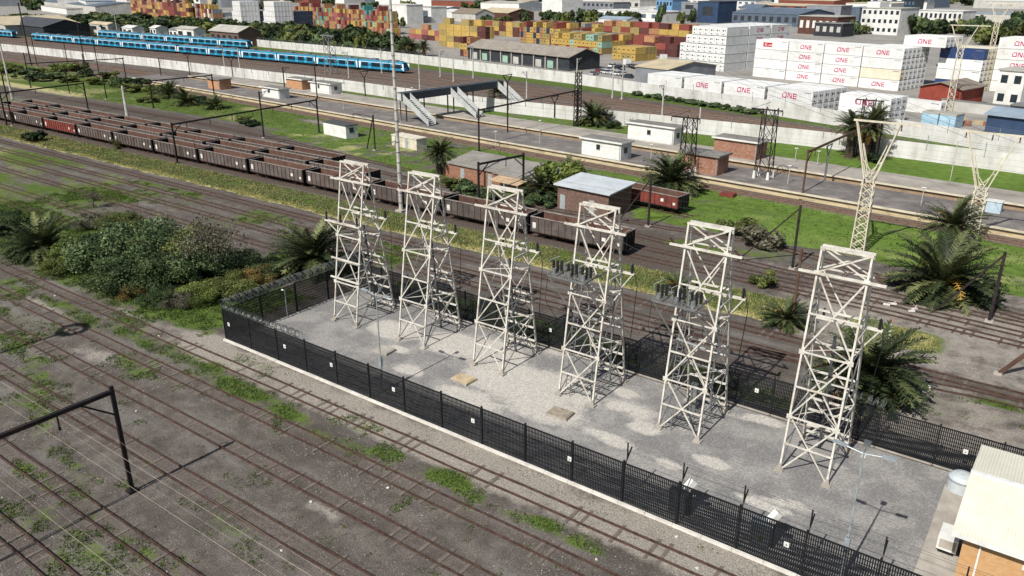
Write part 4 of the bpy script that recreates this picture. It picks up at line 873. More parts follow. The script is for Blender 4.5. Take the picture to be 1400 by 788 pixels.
# ---------------------------------------------------------------- footbridge
BRD = mat('dark blue grey bridge side', '#3a4048', '#2d3238', 1.2, .6, dirt='#4c5157'); BRL = mat('pale grey sheet', '#b3b5b3', '#9c9e9c', .9, .6, dirt='#878984')
def fbridge():
    a = np.array(G(545, 171, 1)); t = thing('footbridge', 'roofless footbridge with pale stair flights over the platforms', 'footbridge', (a[0]-2.8, p1y(a[0]-2.8)+3.2, 1), -.0996)
    L_ = 31.5; z = 4.6; b = MB(); b.bar((0, 0, z), (0, L_, z), 2.4, .2)
    dk = b.build('deck', BRD, t)
    for s in (-1, 1):
        b = MB(); b.bar((s*1.2, -1.2, z+.75), (s*1.2, L_, z+.75), .08, 1.5); b.build('parapet', BRD if s > 0 else BRL, dk)
    b = MB(); b.bar((-1.2, -1.2, z+.75), (1.2, -1.2, z+.75), .08, 1.5); b.build('end_panel', BRL, dk)
    def flight(y, n):
        b = MB(); x0, x1 = 1.3, 9.3
        for i in range(16): 
            f = i/16; b.box(x0+f*(x1-x0), x0+(f+.07)*(x1-x0), y-1.0, y+1.0, z*(1-f)-.1, z*(1-f))
        b.bar((x0, y, z-.2), (x1, y, -.1), 1.9, .12); fl = b.build('stair_flight', BRL, t)
        for s in (-1, 1):
            b = MB(); yy = y+s*1.05; b.add([(x0, yy-.04, z-.25), (x1, yy-.04, -.0), (x1, yy-.04, 1.2), (x0, yy-.04, z+1.5), (x0, yy+.04, z-.25), (x1, yy+.04, -.0), (x1, yy+.04, 1.2), (x0, yy+.04, z+1.5)], [(0, 1, 2, 3), (7, 6, 5, 4), (3, 2, 6, 7), (0, 4, 5, 1), (1, 5, 6, 2), (0, 3, 7, 4)]); b.build('stair_side', BRL, fl)
    flight(.2, 0); flight(14.6, 1)
    b = MB(); 
    flight(L_-1.1, 2)
    for yy in (.2, 5.5, 14.6, 21, L_-1):
        for s in (-1, 1): MB().bar((s*1.0, yy, -.95 if yy in (5.5,) else 0), (s*1.0, yy, z-.1), .22).build('column', BRD, t)
fbridge()
# ---------------------------------------------------------------- masts, portals, lattice towers
CRS = mat('cream mast paint', '#c9c2ae', '#b0a994', 1.5, .6, dirt='#8b7f66'); GMS = mat('grey mast steel', '#8f9190', '#737675', 1.5, .6, dirt='#5d5a56'); RMS = mat('brown rusted mast', '#4a352c', '#60463a', 1.5, .8)
CPL = mat('pale concrete mast', '#b5b2aa', '#9a978f', 1, .85, dirt='#7d7a72')
def mast(label, bx, by, h, m=DKS, w=.26, arm=None, z=0, aframe=None, yhead=False, name='catenary_mast'):
    t = thing(name, label, 'mast', (bx, by, z), 0, 'overhead line masts')
    b = MB()
    if m in (CPL, GALV, CRS): b.tube((0, 0, 0), (0, 0, h), w*.62, w*.4, 8)
    else: b.bar((0, 0, 0), (0, 0, h), w, w*.75)
    b.build('pole', m, t)
    MB().bar((-.35, 0, .06), (.35, 0, .06), .7, .2).build('footing', CONC, t)
    if aframe is not None: MB().bar((aframe[0], aframe[1], 0), (0, 0, h*.96), w*.8, w*.6).build('raking_leg', m, t)
    if arm:
        b = MB(); b.bar((0, 0, h-.35), (arm[0], arm[1], h-.1), w*.4); b.bar((0, 0, h-1.5), (arm[0]*.7, arm[1]*.7, h-.3), w*.3); c_ = b.build('bracket', m, t)
        b = MB(); insul(b, (arm[0], arm[1], h-.6), .45, .09, 3); b.build('insulator', BRNI, c_)
    if yhead:
        b = MB()
        for s in (-1, 1): b.bar((0, 0, h-.1), (0, s*1.5, h+1.5), w*.5); 
        b.bar((0, -1.6, h+1.5), (0, 1.6, h+1.5), w*.5); b.build('fork', m, t)
    return t
portal('dark portal bridging the wagon rows before the leftmost tower', (-129.3, 76.3), (-132.6, 111.3), 6.7)
portal('dark portal over the wagons at the left edge', (-195.5, 76.3), (-198.6, 96.2), 6.9)
portal('dark portal near the scrub at the far left with a thin beam', G(42, 120), G(173, 111), 6.9)
portal('dark portal beside the dark shrubs before the near platform', G(210, 148), G(294, 138), 6.6)
portal('dark portal beside the grey sheds, behind the third tower', (-68.5, 85.1), (-67.0, 93.8), 6.1)
portal('dark portal spanning both platforms right of the footbridge', G(655, 207), G(789, 172), 7.6)
portal('rusty portal over the platforms near the cream forked tower', G(1096, 273), G(1199, 216), 7.0, m=RMS)
for lb, b_, tp, kw in (
    ('dark mast rising beside the portal between wagons and platform', (361, 189), 125, dict(arm=(0, 2.2))),
    ('tall dark mast standing at the left edge before the ore wagons', (18, 172), 98, dict(arm=(2, 0))),
    ('dark A shaped mast in the grass below the footbridge', (513, 206), 157, dict(aframe=(-2.6, .4), arm=(-4.5, -.8), w=.22)),
    ('dark A shaped mast in front of the big palm by the brick huts', (886, 310), 242, dict(aframe=(-4.2, -.5), w=.24)),
    ('dark A shaped mast in the green verge right of the fifth tower', (1083, 368), 281, dict(aframe=(-6.0, -.8), w=.24)),
    ('dark A shaped mast with a rusty foot below the large palm at right', (1352, 440), 345, dict(aframe=(-4.6, 0), w=.28)),
    ('thin brown pole beside the small palm before the rightmost tower', (1082, 446), 341, dict(m=RMS, w=.2)),
    ('short grey concrete post standing behind the ore wagons', (175, 165), 118, dict(m=CPL, w=.62)),
    ('pale light pole at the left edge above the wagon rows', (17, 136), 55, dict(m=CPL, w=.5)),
    ('dark mast in the scrub, first from the left edge', (42, 119), 72, dict(arm=(0, 2))),
    ('dark mast in the scrub with a bare top left of the shrubs', (95, 128), 91, {}),
    ('dark mast between scrub and dirt road, right of the shrubs', (146, 136), 99, {}),
    ('dark mast close to the left end of the near platform', (136, 104), 53, dict(arm=(0, -2))),
    ('dark mast beside the left hand lines, leftmost', (43, 90), 4, dict(w=.4)),
    ('dark mast beside the left hand lines, second', (51, 91), 47, {}),
    ('dark mast beside the left hand lines, third', (93, 89), 59, {}),
    ('dark mast beside the left hand lines, tallest with a lamp', (116, 87), 27, dict(w=.34)),
    ('dark mast beside the left hand lines, next to the shrub', (118, 106), 74, {}),
    ('dark mast left of the orange brick hut', (221, 108), 79, dict(yhead=False, arm=(2, .5))),
    ('dark forked mast before the white wall left of the huts', (260, 104), 78, dict(yhead=True)),
    ('dark forked mast behind the small white hut', (319, 109), 84, dict(yhead=True)),
    ('dark mast right of the small white hut', (391, 139), 92, dict(arm=(0, 2))),
    ('dark mast between the white huts', (434, 137), 84, {}),
    ('dark forked mast on the far platform left of the footbridge', (500, 137), 106, dict(yhead=True)),
    ('dark mast at the foot of the right footbridge stair', (694, 188), 113, dict(yhead=True)),
    ('dark forked mast before the palm between platform and wall', (758, 162), 141, dict(yhead=True)),
    ('dark forked mast before the white wall at the platform middle', (1126, 256), 212, dict(yhead=True, m=GMS)),
    ):
    x, y = G(*b_); kw = dict(kw)
    mast(lb, x, y, HT((x, y), tp), **kw)
for i, (px, py, tp) in enumerate(((161,48,18),(199,66,42),(307,91,62),(328,94,66),(477,107,71),(522,101,67),(574,125,82),(602,105,70),(647,107,62),(620,112,80),(720,135,97),(788,126,80),(837,135,89),(850,136,88),(905,159,115),(956,170,147))):
    x, y = G(px, py); mast('%s pale mast from the left on the tracks between the white walls' % ORD[i], x, y, HT((x, y), tp), m=CPL, w=.34, arm=(0, (-2.2, 2.2)[i % 2]) if i % 3 else None)
for i, (px, py, tp) in enumerate(((1299,247,192),(1259,281,257),(1087,220,203),(1117,227,207),(1077,251,227),(890,218,198),(565,160,120),(548,176,135),(678,200,180),(738,196,165),(302,131,112),(470,150,128))):
    x, y = G(px, py, 1); t = thing('platform_lamp', 'thin pale lamp post on the platforms, %s in a scatter of slim posts' % ORD[i], 'lamp post', (x, y, 1), 0, 'thin lamp posts on the platforms')
    h = HT((x, y), tp)-1; MB().tube((0, 0, 0), (0, 0, h), .07, .05, 6).build('pole', CPL, t); MB().bar((-.3, 0, h), (.3, 0, h+.06), .2, .1).build('lamp_head', WH, t)
# the very tall pole behind the second tower
t = thing('high_mast', 'very tall pale pole rising out of the picture behind the second tower', 'high mast', (-75.8, 76.9, 0))
b = MB(); b.tube((0, 0, 0), (0, 0, 36), .29, .13, 8); b.build('pole', CPL, t); MB().bar((-.6, 0, .1), (.6, 0, .1), 1.2, .25).build('footing', CONC, t)
b = MB()
for i in range(24): b.tube((0, 0, 1.2+i*1.4), (0, 0, 1.35+i*1.4), .32-.0065*i, n=8)
b.build('joint_ring', mat('streaked grey', '#7c7a75', '#66645f', 2, .8), t); b = MB(); b.box(-1, 1, -1, 1, 35.4, 35.9); b.build('lamp_carriage', GALV, t)
def latticemast(label, bx, by, z, h, w, m, arms=(), white=0):
    t = thing('lattice_mast', label, 'lattice mast', (bx, by, z), 0); hw = w/2; b = MB()
    for sx in (-1, 1):
        for sy in (-1, 1): b.bar((sx*hw, sy*hw, 0), (sx*hw*.82, sy*hw*.82, h), .13)
    b.build('corner_posts', m, t); b = MB(); n = int(h/w/1.05)
    for i in range(n):
        z0, z1 = h*i/n, h*(i+1)/n; f0 = hw*(1-.18*i/n); f1 = hw*(1-.18*(i+1)/n)
        for (ax, ay), (cx, cy) in (((-1, -1), (1, -1)), ((1, -1), (1, 1)), ((1, 1), (-1, 1)), ((-1, 1), (-1, -1))):
            b.bar((ax*f0, ay*f0, z0), (cx*f1, cy*f1, z1), .07); b.bar((cx*f0, cy*f0, z0), (ax*f1, ay*f1, z1), .07)
    b.build('bracing', m, t)
    for zz, l0, l1 in arms:
        b = MB(); b.bar((l0, 0, h+zz), (l1, 0, h+zz), .16, .2); b.bar((l0, 0, h+zz), (0, 0, h+zz+1.2), .06); b.bar((l1, 0, h+zz), (0, 0, h+zz-1.2), .06); a = b.build('crossarm', m, t)
        for xx in (l0, l1): b = MB(); insul(b, (xx, 0, h+zz-.7), .6, .1, 4); b.build('insulator', BRNI, a)
    if white:
        b = MB()
        for sx in (-1, 1):
            for sy in (-1, 1): b.tube((sx*hw, sy*hw, -.02), (sx*hw, sy*hw, 1.2), .28, .16, 7)
        b.build('footing', WHW, t)
    return t
x, y = G(938, 239, 1); latticemast('dark lattice mast standing by the brick hut on the near platform', x, y, 1, HT((x, y), 160)-1, 2.0, DKS, ((-.2, -3.2, 1.6),), 1)
x, y = G(1043, 243, 1); latticemast('dark lattice mast with white feet standing on the near platform', x, y, 1, HT((x, y), 148)-1, 2.2, DKS, ((-.3, -3, 1.9),), 1)
x, y = G(1177, 214); latticemast('dark lattice mast behind the dark palm clump', x, y, 0, HT((x, y), 135), 2.1, DKS, ((-.3, -2.4, 2.4), (-2.5, -2.2, 2.2)))
x, y = G(789, 173); latticemast('slim dark twin lattice mast left of the round palm at the wall', x, y, 0, HT((x, y), 98), 1.2, DKS, ())
x, y = G(453, 102); latticemast('pale square lattice frame behind the blue train', x, y, 0, HT((x, y), 47), 3.0, GMS, ((-.5, -4, 2.4),))
def forktower(label, bx, by, h, hw=.75, fork=2.6, fh=4.6, m=CRS, az=0):
    t = thing('forked_tower', label, 'lattice tower', (bx, by, 0), az, 'cream forked lattice towers'); b = MB(); hs = h-fh
    for sx in (-1, 1):
        for sy in (-1, 1): b.bar((sx*hw, sy*hw*.6, 0), (sx*hw*.75, sy*hw*.5, hs), .13)
    b.build('corner_posts', m, t); b = MB(); n = 9
    for i in range(n):
        z0, z1 = hs*i/n, hs*(i+1)/n
        for sy in (-1, 1):
            b.bar((-hw*(1-.25*i/n), sy*hw*.55, z0), (hw*(1-.25*(i+1)/n), sy*hw*.53, z1), .07); b.bar((hw*(1-.25*i/n), sy*hw*.55, z0), (-hw*(1-.25*(i+1)/n), sy*hw*.53, z1), .07)
        b.bar((-hw, 0, z1), (hw*.9, 0, z1), .07)
        for sx in (-1, 1): b.bar((sx*hw*.95, -hw*.6, z0), (sx*hw*.9, hw*.55, z1), .06)
    b.build('bracing', m, t)
    for s in (-1, 1):
        b = MB()
        for yy in (-.35, .35): b.bar((s*hw*.75, yy, hs), (s*fork, yy*.5, h), .14); b.bar((s*hw*.2, yy, hs+.1), (s*fork*.55, yy*.4, h-.9*fh*.45), .08)
        b.bar((-s*hw*.7, 0, hs), (s*hw*1.3, 0, hs+fh*.3), .1); b.build('fork_arm', m, t)
    b = MB(); b.bar((-fork*1.15, 0, h), (fork*1.9, 0, h), .2, .2); c_ = b.build('crossarm', m, t)
    for xx in (-fork*1.05, 0, fork*1.05): b = MB(); insul(b, (xx, 0, h-.75), .62, .1, 4); b.build('insulator', BRNI, c_)
    return t
x, y = G(1172, 346); forktower('nearest cream forked lattice tower, rising behind the rightmost white tower', x, y, HT((x, y), 167), fork=2.3, fh=6.2)
x, y = G(1325, 336); forktower('cream forked lattice tower standing behind the large palm at right', x, y, HT((x, y), 183), fork=2.6, fh=6.5)
x, y = G(1297, 152); forktower('cream forked lattice tower far back among the white containers', x, y, HT((x, y), 35), fork=2.8, fh=5.5)
x, y = G(1345, 120); forktower('tallest thin cream lattice tower at the top right before the trees', x, y, HT((x, y), 5), fork=2.4, fh=5)
x, y = G(1364, 512); t = thing('leaning_stay', 'rusty raking strut cut by the right edge above the building', 'strut', (x, y, 0)); MB().bar((0, 0, 0), (3.4, 1.2, 4.6), .26).build('strut', RMS, t); MB().bar((-.3, 0, .1), (.3, 0, .1), .5, .2).build('footing', CONC, t)
# slim things in the right hand track field
x, y = G(1213, 475); t = thing('marker_post', 'slim pale green post with an orange top in the dry grass patch', 'post', (x, y, 0)); h = HT((x, y), 436); MB().tube((0, 0, 0), (0, 0, h*.85), .06, .06, 6).build('pole', mat('pale green post', '#9fc0a4', '#86ab8c', 2, .6), t); MB().tube((0, 0, h*.85), (0, 0, h), .08, .02, 6).build('tip', mat('orange tip', '#d07a5c', '#bd6a4e', 2, .6), t)
x, y = G(1269.5, 536); t = thing('white_marker', 'little white marker stump beside the track right of the palm', 'marker', (x, y, 0)); MB().tube((0, 0, 0), (0, 0, .55), .1, .1, 8).build('stump', WH, t); MB().tube((0, 0, .55), (0, 0, .62), .12, .02, 8).build('cap', WH, t)
for i, (px, py) in enumerate(((1212, 418), (1221, 417), (1246, 427), (1250, 424))):
    x, y = G(px, py); t = thing('point_lever', 'small white point machine among the right hand tracks, %s from the left' % ORD[i], 'point machine', (x, y, 0), .3*i, 'white point machines'); MB().box(-.3, .3, -.1, .1, .05, .2).build('case', WHS, t); MB().bar((0, 0, .2), (.2, 0, .42), .05).build('lever', WHS, t)
for i, (px, py, w) in enumerate(((75,405,0),(195,419,0),(217,460,0),(186,563,0),(385,754,0),(530,668,0),(425,687,0),(815,766,0),(925,735,0),(953,778,0),(716,405,0),(812,415,0),(147,347,0))):
    x, y = G(px, py); r_ = random.Random(i); b = MB()
    if w: b.bar((0, 0, .03), (.75, .35, .05), .12, .05)
    else:
        n = 6; pl = [(.1*r_.uniform(.6, 1.3)*math.cos(j*PI/3), .08*r_.uniform(.6, 1.3)*math.sin(j*PI/3)) for j in range(n)]; b.prism(pl, 0, .06)
    tag(b.build('litter_scrap', WHS, None, (x, y, .02)), ('broken pale plank lying between the bottom left rails, %s one' % ORD[i-13]) if w else ['white scrap at the left edge near the first track','pale scrap on the grass below the bushes','pinkish white scrap on the track before the fence corner','pale scrap beside the portal beam end','white lump between the lower front tracks','white crumb on the second front track','small pale scrap between two middle front tracks','pale concrete lump by the green weeds near the bottom','pale square plate on the dirt along the kerb','pale flat stone between track and kerb at the bottom','white scrap on the tracks right of the third tower','white scrap on the tracks left of the fifth tower','pale scrap in the old sidings behind the bushes'][i], 'litter', 'litter on the tracks')
# ---------------------------------------------------------------- plants
def leafmesh(rs, lobes, n, leaf, flat=.8, rad=None):
    """many leaf-sized faces through a crown made of uneven lobes; unit radius, unit height"""
    r = np.random.default_rng(rs); V = []; T = []
    cs = []
    for i in range(lobes):
        a = r.uniform(0, 2*PI); q = math.sqrt(r.random())*.78; z = r.uniform(.22, .8)
        q *= math.sqrt(max(.12, 1-((z-.35)/.7)**2)); cs.append((q*math.cos(a), q*math.sin(a), z, r.uniform(.14, .38), r.normal(.5, .24)))
    per = n//lobes
    for cx, cy, cz, lr, tn in cs:
        d = r.normal(size=(per, 3)); d /= np.linalg.norm(d, axis=1)[:, None]; rr = lr*(.5+.5*r.random(per)**.6+.25*(r.random(per) > .86)*r.random(per))
        p = np.array([cx, cy, cz])+d*rr[:, None]*np.array([1, 1, flat]); p[:, 2] = np.abs(p[:, 2])
        nn = d+r.normal(0, .55, (per, 3)); nn /= np.linalg.norm(nn, axis=1)[:, None]
        h = r.normal(size=(per, 3)); t1 = np.cross(nn, h); t1 /= np.linalg.norm(t1, axis=1)[:, None]; t2 = np.cross(nn, t1)
        s = leaf*r.uniform(.6, 1.4, per)[:, None]
        V.append(np.stack([p-t1*s-t2*s*.5, p+t1*s*.2-t2*s*.7, p+t1*s+t2*s*.4, p-t1*s*.3+t2*s*.75], 1)); T.append(np.repeat(np.clip(tn+r.normal(0, .16, per), 0, 1)[:, None], 4, 1))
    V = np.concatenate(V).reshape(-1, 3); return V, np.arange(len(V)).reshape(-1, 4), np.concatenate(T).ravel()
BARK = mat('bark', '#5b5047', '#40372f', 3, .95)
FOL = {'green': foliage('leaf green', '#2c3a25', '#4a5c38', '#7a8a5c'), 'dark': foliage('leaf dark', '#202a1a', '#374628', '#54653a'), 'lime': foliage('leaf lime', '#3f4b22', '#5f6c30', '#818b48'),
       'grey': foliage('leaf grey', '#3b3a2f', '#5f5d4a', '#84806a'), 'rust': foliage('leaf rust', '#3f3a1e', '#65562c', '#857244'), 'olive': foliage('leaf olive', '#38401f', '#575f30', '#787f45')}
PROTO = {}
def crown_mesh(kind, var, near):
    key = (kind, var, near)
    if key not in PROTO:
        n, lf = ((15000, .021) if near == 2 else (2600, .065) if near == 1 else (620, .13))
        if kind == 'grey': n = int(n*.55)
        V, F_, T = leafmesh(hash((kind, var, near)) % 9999 if False else sum(map(ord, kind))*7+var*31+near, 26 if near == 2 else 13, n, lf)
        o = npmesh('crown', V, F_, FOL[kind], T); PROTO[key] = o.data; bpy.data.objects.remove(o)
    return PROTO[key]
def trunk_mesh():
    if 'trunk' not in PROTO:
        b = MB(); b.tube((0, 0, -.02), (.03, .02, .45), .07, .045, 7)
        for a in range(5): q = a*1.26+.3; b.tube((.03, .02, .28+.05*a), (.45*math.cos(q), .45*math.sin(q), .62), .032, .012, 5)
        PROTO['trunk'] = b.mesh('trunk', BARK)
    return PROTO['trunk']
def plant(label, x, y, r, h, kind='green', near=1, name='shrub', cat='shrub', group=None, z=0):
    t = thing(name, label, cat, (x, y, z), random.uniform(0, 6.28), group); 
    for nm, me in (('trunk', trunk_mesh()), ('crown', crown_mesh(kind, random.randrange(3), near))):
        o = bpy.data.objects.new(nm, me); COL.objects.link(o); o.parent = t; o.scale = (r*1.12, r*1.12, h*1.08)
    return t
def baretree(label, x, y, h, seed):
    t = thing('bare_tree', label, 'tree', (x, y, 0)); r = random.Random(seed); b = MB(); tw = MB()
    def grow(p, d, l, rad, k):
        q = p+d*l; (b if k > 2 else tw).tube(p, q, rad, rad*.65, 5 if k > 2 else 3)
        if k:
            for _ in range(3 if k > 1 else 5): grow(q, (d+Vector((r.uniform(-.8, .8), r.uniform(-.8, .8), r.uniform(-.25, .5)))).normalized(), l*r.uniform(.6, .85), rad*.6, k-1)
    grow(Vector((0, 0, 0)), Vector((.1, 0, 1)), h*.3, .16, 4)
    b.build('trunk', BARK, t); tw.build('twigs', mat('dry twig', '#6d655b', '#4e483f', 3, .95), t)
    V, F_, T = leafmesh(seed, 16, 2400, .022); o = npmesh('crown', V*np.array([h*.55, h*.55, h*.75])+np.array([0, 0, h*.3]), F_, FOL['grey'], T, t); return t
PFOL = foliage('palm leaf', '#222b19', '#444f2f', '#7f8356'); PDRY = foliage('palm dry leaf', '#6d4d26', '#94702f', '#b58d45')
def palm_mesh(seed, fr, nl, droop=1.0, dry=.06):
    r = np.random.default_rng(seed); V = []; T = []
    for i in range(fr):
        az = r.uniform(0, 2*PI); el = math.asin(min(.98, r.uniform(-.2, .99))); L_ = r.uniform(.8, 1.05); tone = np.clip(r.normal(.45, .28), 0, 1)
        s = np.linspace(0, 1, nl); 
        ang = el-droop*(s**1.6)*(.75+.35*math.cos(el)); st = L_/nl
        rx = np.cumsum(np.cos(ang))*st; rz = np.cumsum(np.sin(ang))*st
        c = np.stack([rx*math.cos(az), rx*math.sin(az), rz], -1); side = np.array([-math.sin(az), math.cos(az), 0]); up = np.stack([-np.sin(ang)*math.cos(az), -np.sin(ang)*math.sin(az), np.cos(ang)], -1)
        fwd = np.stack([np.cos(ang)*math.cos(az), np.cos(ang)*math.sin(az), np.sin(ang)], -1)
        w = .135*np.sin(np.clip(s*.92+.08, 0, 1)*PI)**.6*L_
        wd = .016
        for sg in (-1, 1):
            tip = c+side*sg*w[:, None]*.8+fwd*w[:, None]*.55+up*w[:, None]*(.30-.35*s[:, None])+r.normal(0, .012, c.shape)
            a = c-fwd*wd; b_ = c+fwd*wd
            V.append(np.stack([a, b_, tip+fwd*.006, tip-fwd*.006], 1)); T.append(np.full((nl, 4), tone)+r.normal(0, .08, (nl, 1)))
        V.append(np.stack([c[:-1]-side*.009, c[:-1]+side*.009, c[1:]+side*.006, c[1:]-side*.006], 1)); T.append(np.full((nl-1, 4), min(1, tone+.25)))
    V = np.concatenate(V).reshape(-1, 3); return V, np.arange(len(V)).reshape(-1, 4), np.clip(np.concatenate(T), 0, 1).ravel()
PALM = {}
PTR = mat('palm trunk', '#4f4438', '#2f2821', 5, .95, bump=.8)
def palm(label, x, y, r, th, kind=0, tr=.38, name='palm_tree'):
    if kind not in PALM:
        fr, nl, dr = ((125, 28, .75), (95, 24, .6), (60, 18, .5))[kind]; V, F_, T = palm_mesh(50+kind, fr, nl, dr); o = npmesh('crown', V, F_, PFOL, T)
        V, F_, T = palm_mesh(80+kind, 14, 16, 2.2); d = npmesh('dead_fronds', V*np.array([.75, .75, 1])-np.array([0, 0, .12]), F_, PDRY, T); PALM[kind] = (o.data, d.data); bpy.data.objects.remove(o); bpy.data.objects.remove(d)
    t = thing(name, label, 'palm', (x, y, 0), random.uniform(0, 6)); 
    b = MB(); n = max(3, int(th/.35)); 
    for i in range(n): b.tube((0, 0, th*i/n), (0, 0, th*(i+1)/n), tr*(1.08 if i else 1.3), tr*.92, 9)
    b.tube((0, 0, th), (0, 0, th+.35), tr*1.25, tr*.7, 9); b.build('trunk', PTR, t)
    for nm, me in zip(('crown', 'dead_fronds'), PALM[kind]):
        o = bpy.data.objects.new(nm, me); COL.objects.link(o); o.parent = t; o.location = (0, 0, th+.2); o.scale = (r*1.2, r*1.2, r*1.15)
    return t
def PP(px, py): return G(px, py)
palm('large palm behind the left end fence beside the leftmost tower', *PP(428, 368), 4.7, 1.0, 0)
palm('large round palm in the bright grass before the red brick huts', *PP(918, 262), 5.0, 1.2, 0)
palm('largest spreading palm at the right edge below the cream tower', *PP(1287, 402), 5.6, .9, 0, .6)
palm('upright palm growing behind the largest spreading palm at right', *PP(1293, 352), 3.6, 3.6, 1, .45)
palm('big dark palm directly behind the rightmost white tower', *PP(1183, 540), 4.3, 1.6, 0, .5)
palm('small palm by the brown pole before the rightmost tower', *PP(1073, 445), 2.4, .4, 1)
palm('round palm at the white wall beside the slim twin mast', *PP(811, 171), 4.2, 1.2, 0)
palm('left trunk palm of the dark clump behind the forked tower', *PP(1160, 216), 3.4, 5.2, 1, .75); palm('right trunk palm of the dark clump behind the forked tower', *PP(1180, 219), 3.8, 5.6, 1, .85); palm('rearmost palm of the dark clump at the wall', *PP(1190, 212), 3.2, 6.2, 1, .7)
palm('dark palm beside the dark brick shed with the zinc roof', *PP(742, 272), 3.6, .8, 0); palm('ragged palm in front of the yellow green bush by the sheds', *PP(778, 254), 3.4, 1.0, 1)
palm('tiny young palm by the near wall beside the white hut', *PP(864, 173), 1.6, .3, 2); palm('tiny young palm in the dry grass before the fifth tower', *PP(925, 397), 1.7, .2, 2)
palm('low dark palm among the bushes at the left edge', *PP(58, 348), 4.4, .5, 0); palm('small spiky palm at the edge of the dry grass before the wagons', *PP(163, 203), 1.8, .2, 2)
palm('spiky dark palm before the orange brick hut', *PP(293, 149), 3.2, .5, 1); palm('dark palm shrub in the scrub left of the portal', *PP(232, 134), 4.2, .8, 1); palm('second dark palm shrub lower in the scrub', *PP(256, 144), 4.0, .5, 1)
palm('small palm bush behind the right footbridge stair', *PP(680, 133), 3.2, 1.4, 1)
palm('dark shaggy tree built as a palm at the left end of the grey sheds', *PP(602, 238), 3.0, 3.2, 0, .7)  # a shaggy tree, drawn with the palm trunk and fronds
for i, (px, py, r) in enumerate(((463,64,9),(500,66,11),(525,68,8),(560,75,8),(580,77,6),(372,52,8),(420,60,8))):
    palm('dark palm in the wood behind the far wall, %s from the left' % ORD[i], *PP(px, py), r*.62, 3.2, 1, .7)
BUSH = [  # px, py of the foot, radius, height, kind, words
 (10,320,3.0,3.4,'dark','dark green shrub at the left edge beside the low palm'),(112,362,3.4,3.3,'lime','lime green rounded bush left of the big dark bush'),(88,372,2.3,2.0,'olive','olive low bush below the lime green bush'),
 (128,312,2.4,2.2,'grey','grey twiggy shrub behind the lime bush'),(168,318,2.9,2.6,'olive','olive shrub at the back of the bush clump'),(152,372,4.2,5.0,'green','big green bush in the middle of the clump'),(196,368,4.6,5.8,'green','tallest rounded green bush of the clump'),
 (178,402,3.8,3.6,'dark','dark bush at the front of the clump above the track'),(225,398,3.6,4.2,'dark','dark green bush right of the clump front'),(240,368,4.0,4.6,'olive','grey green bush behind the bare branches'),(268,392,3.2,3.6,'green','mid green bush below the bare tree'),
 (278,362,3.0,3.6,'grey','grey leafless bush left of the bare tree'),(186,412,1.9,1.7,'rust','orange brown shrub at the front of the clump'),(222,424,2.0,1.7,'dark','low black green shrub at the front edge'),(244,428,1.6,1.6,'grey','grey brown shrub at the front edge near the fence'),
 (276,420,2.2,2.0,'lime','bright lime shrub just left of the fence corner'),(318,402,2.6,2.1,'olive','olive shrub behind the left end fence'),(345,388,2.6,2.0,'rust','brownish shrub behind the left end fence'),(372,380,2.3,2.2,'dark','dark shrub between fence and large palm'),
 (328,372,2.8,2.6,'dark','dark green shrub right of the bare tree'),(138,395,1.8,1.3,'lime','small bright shrub at the clump foot'),(30,352,2.0,1.6,'green','low green shrub at the left edge'),
 (47,193,2.6,1.9,'dark','dark rounded bush in the dry grass before the wagons'),(1038,334,3.2,2.4,'grey','dark grey green bush right of the fifth tower'),(1008,322,2.6,2.2,'olive','olive bush beside the grey green bush'),(1046,392,1.6,1.5,'olive','small olive shrub in the dry grass patch'),
 (765,268,4.0,4.6,'lime','tall yellow green bush between the sheds and the brick shed'),(640,268,3.0,1.8,'green','green bush before the long grey shed'),(668,278,2.6,1.6,'green','green bush before the shed with the canopy'),(622,258,2.2,1.6,'olive','olive bush at the dark shaggy tree'),
 (800,172,2.4,1.6,'olive','low olive bush left of the round palm at the wall'),(836,176,2.0,1.4,'dark','low dark bush right of the round palm at the wall'),(738,282,2.2,1.7,'green','green weeds bush left of the brick shed'),(1196,222,2.2,1.6,'dark','low dark bush at the foot of the palm clump')]
for px, py, r, h, kd, lb in BUSH: plant(lb, *PP(px, py-(9 if 380 < py and px < 300 else 0)), r*(1 if py < 290 or px > 400 else 1.15), h*(1 if py < 290 or px > 400 else .84), kd, 2 if (py > 295 and px < 400) else 1, 'bush', 'bush')
baretree('grey leafless tree rising above the bush clump', *PP(296, 384), 7.4, 5); baretree('small bare shrub tree in the old sidings', *PP(128, 285), 2.6, 8)
SC = [(18,100,4,2.2),(38,106,5,2.6),(60,104,4.5,2.4),(52,112,4,2),(84,98,4,2.6),(110,98,3.5,3),(75,108,4,2),(100,112,4,2),(120,104,4,2.4),(130,116,3.5,2),(150,108,3.5,2.2),(165,118,4.2,2.4),(180,126,4,2.2),(195,120,3.5,2.6),(215,128,4,2.4),(205,140,3,1.6),(275,142,3,1.8),(330,168,3,1.3),(345,172,2.4,1.2),(5,96,5,2.4)]
for i, (px, py, r, h) in enumerate(SC): plant('low scrub bush at the upper left by the dirt road, %s one' % ORD[i], *PP(px, py), r, h, ('olive', 'green', 'olive', 'dark', 'lime')[i % 5], 1, 'bush', 'bush', 'scrub bushes by the dirt road')
for i in range(9):
    px = 870+i*20; x, y = G(px, 131+(px-870)*.145); plant('low bush at the foot of the far white wall, %s from the left' % ORD[i], x, float(fwy(x))-1.8, 2.2+.5*(i % 3), 1.0, 'green', 0, 'bush', 'bush', 'bushes along the far white wall')
